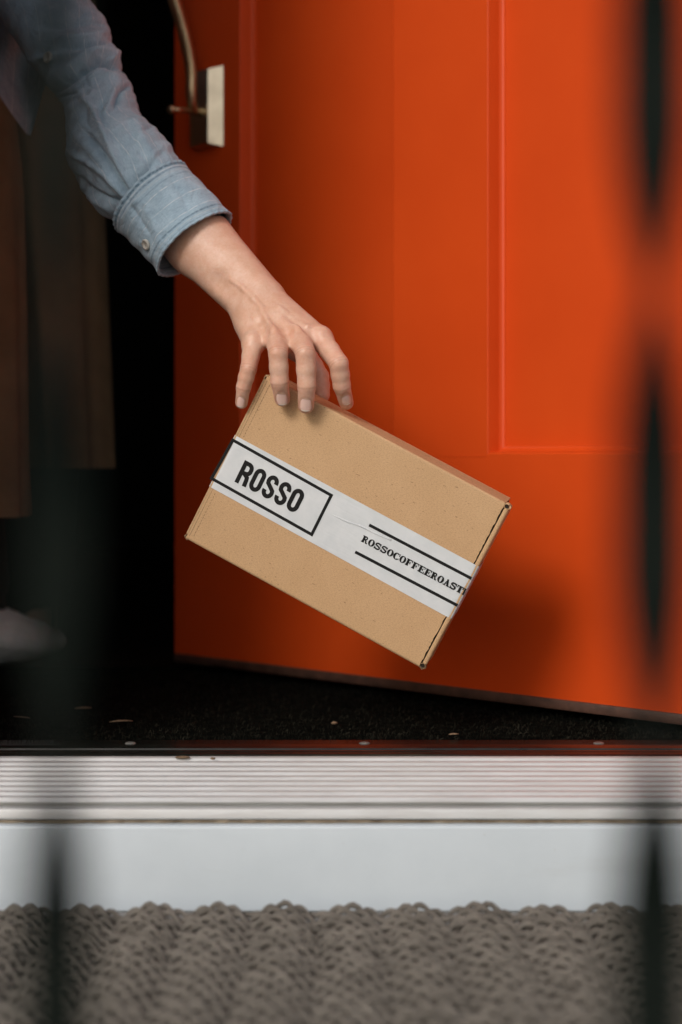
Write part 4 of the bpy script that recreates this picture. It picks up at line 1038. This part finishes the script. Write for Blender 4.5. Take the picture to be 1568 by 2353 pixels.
# shirt body hanging from the bent torso
ny_, nth = 60, 120; V = np.zeros((ny_, nth, 3)); UV = np.zeros((ny_, nth, 2))
for i in range(ny_):
    f = i / (ny_ - 1); y = 1.86 + .50 * f
    for j in range(nth):
        a = 2 * math.pi * j / nth; cx, cz = -.475, .84 - .02 * f
        rx = .150 * (.55 + .45 * math.sin(min(1, f * 4 + .25) * math.pi / 2)); rt, rb = .14, .19 + .035 * math.sin(f * 9) + .015 * math.sin(f * 27)
        x = cx + rx * math.cos(a) * (1 + .06 * math.sin(a * 7 + f * 12)); z = cz + (rt if math.sin(a) > 0 else rb) * math.sin(a) * (1 if math.sin(a) > 0 else .85 + .15 * math.cos(a * 5 + f * 7))
        V[i, j] = (x, y, z); UV[i, j] = (a * .17, f * .5)
mesh('shirt_body', V.reshape(-1, 3), grid_faces(ny_, nth), M_shirt, person, True, UV.reshape(-1, 2))
# hanging shirt tail seen under the arm
ntx, ntz = 50, 40; V = []; UVl = []; F = []
for j in range(ntz + 1):
    for i in range(ntx + 1):
        a, b = i / ntx, j / ntz
        hem = .597 + .045 * abs(math.sin(a * 6.5 + .6)) ** .8 - .01 * math.sin(a * 17)
        x = -.50 + a * .215 - b * .02; z = .80 * (1 - b) + hem * b; y = 1.885 + .016 * math.sin(a * 21 + b * 2) * (.4 + b) + .05 * (1 - a) + .02 * b
        V.append((x, y, z)); UVl.append((a * .26, b * .22))
for j in range(ntz):
    for i in range(ntx): q = j * (ntx + 1) + i; F.append((q, q + 1, q + ntx + 2, q + ntx + 1))
n0_ = len(V); V2 = [(x, y + .0015, z) for x, y, z in V]; F2 = [tuple(n0_ + k_ for k_ in f[::-1]) for f in F]
mesh('shirt_tail', V + V2, F + F2, M_shirt, person, True, UVl + UVl)

# trousers
def leg(name, top, bot, rt, rb, hemtilt, seed):
    ns, nth = 70, 96; V = []; UVl = []
    for i in range(ns):
        f = i / (ns - 1); c = Vector(top) * (1 - f) + Vector(bot) * f; rx = rt[0] * (1 - f) + rb[0] * f; ry = rt[1] * (1 - f) + rb[1] * f
        for j in range(nth):
            a = 2 * math.pi * j / nth; k_ = 1 + (.07 * math.sin(5 * a + seed + 2 * f) + .05 * math.sin(9 * a + seed * 3 + f) + .02 * math.sin(17 * a + 5 * f)) * (.3 + .7 * f)
            V.append((c.x + rx * math.cos(a) * k_, c.y + ry * math.sin(a) * k_, c.z + hemtilt * math.cos(a) * f)); UVl.append((a * .1, f * .5))
    o = mesh(name, V, grid_faces(ns, nth), M_trous, person, True, UVl); return o
leg('trouser_leg', (-.395, 2.26, .84), (-.334, 2.215, .236), (.085, .10), (.055, .085), .0, 1.)
leg('trouser_leg', (-.49, 2.22, .84), (-.445, 2.045, .183), (.090, .10), (.098, .080), .0, 2.3)
for (kx, ky, ax_, ay) in ((-.36, 2.20, -.40, 2.36), (-.46, 2.10, -.44, 2.16)):
    g = MB(); g.tube(crom([(kx, ky, .40), ((kx + ax_) / 2, (ky + ay) / 2, .24), (ax_, ay, .075), (ax_ + .01, ay - .004, .045)], 6), [.056] * 6 + [.048] * 6 + [.040] * 7, 20); g.build('tights_leg', M_tights, person, True)
def slipper(hx_, hy_, ang):
    g = MB(); bm = bmesh.new(); bmesh.ops.create_icosphere(bm, subdivisions=5, radius=1); rng = np.random.RandomState(4)
    from mathutils import noise as mn
    ca_, sa_ = math.cos(ang), math.sin(ang)
    for v_ in bm.verts:
        c = v_.co; t = c.x; L_ = .125 * t; hgt = .030 + .034 * max(0, -t) ** .7 + .006 * (1 - t * t); x = L_; y = c.y * .046 * (1 + .12 * t); z = max(0, hgt + c.z * hgt)
        q = 1 + .10 * mn.noise(Vector((x * 45, y * 45, z * 45))) + .06 * mn.noise(Vector((x * 140, y * 140, z * 140)))
        y *= q; z = z * q if c.z > 0 else z
        v_.co = Vector((hx_ + x * ca_ - y * sa_, hy_ + x * sa_ + y * ca_, z + .001))
    bm.verts.index_update(); g.add([v_.co[:] for v_ in bm.verts], [[v_.index for v_ in f.verts] for f in bm.faces]); bm.free()
    g.build('slipper', M_slip, person, True)
slipper(-.452, 2.150, R(-4)); slipper(-.53, 2.42, R(-6))
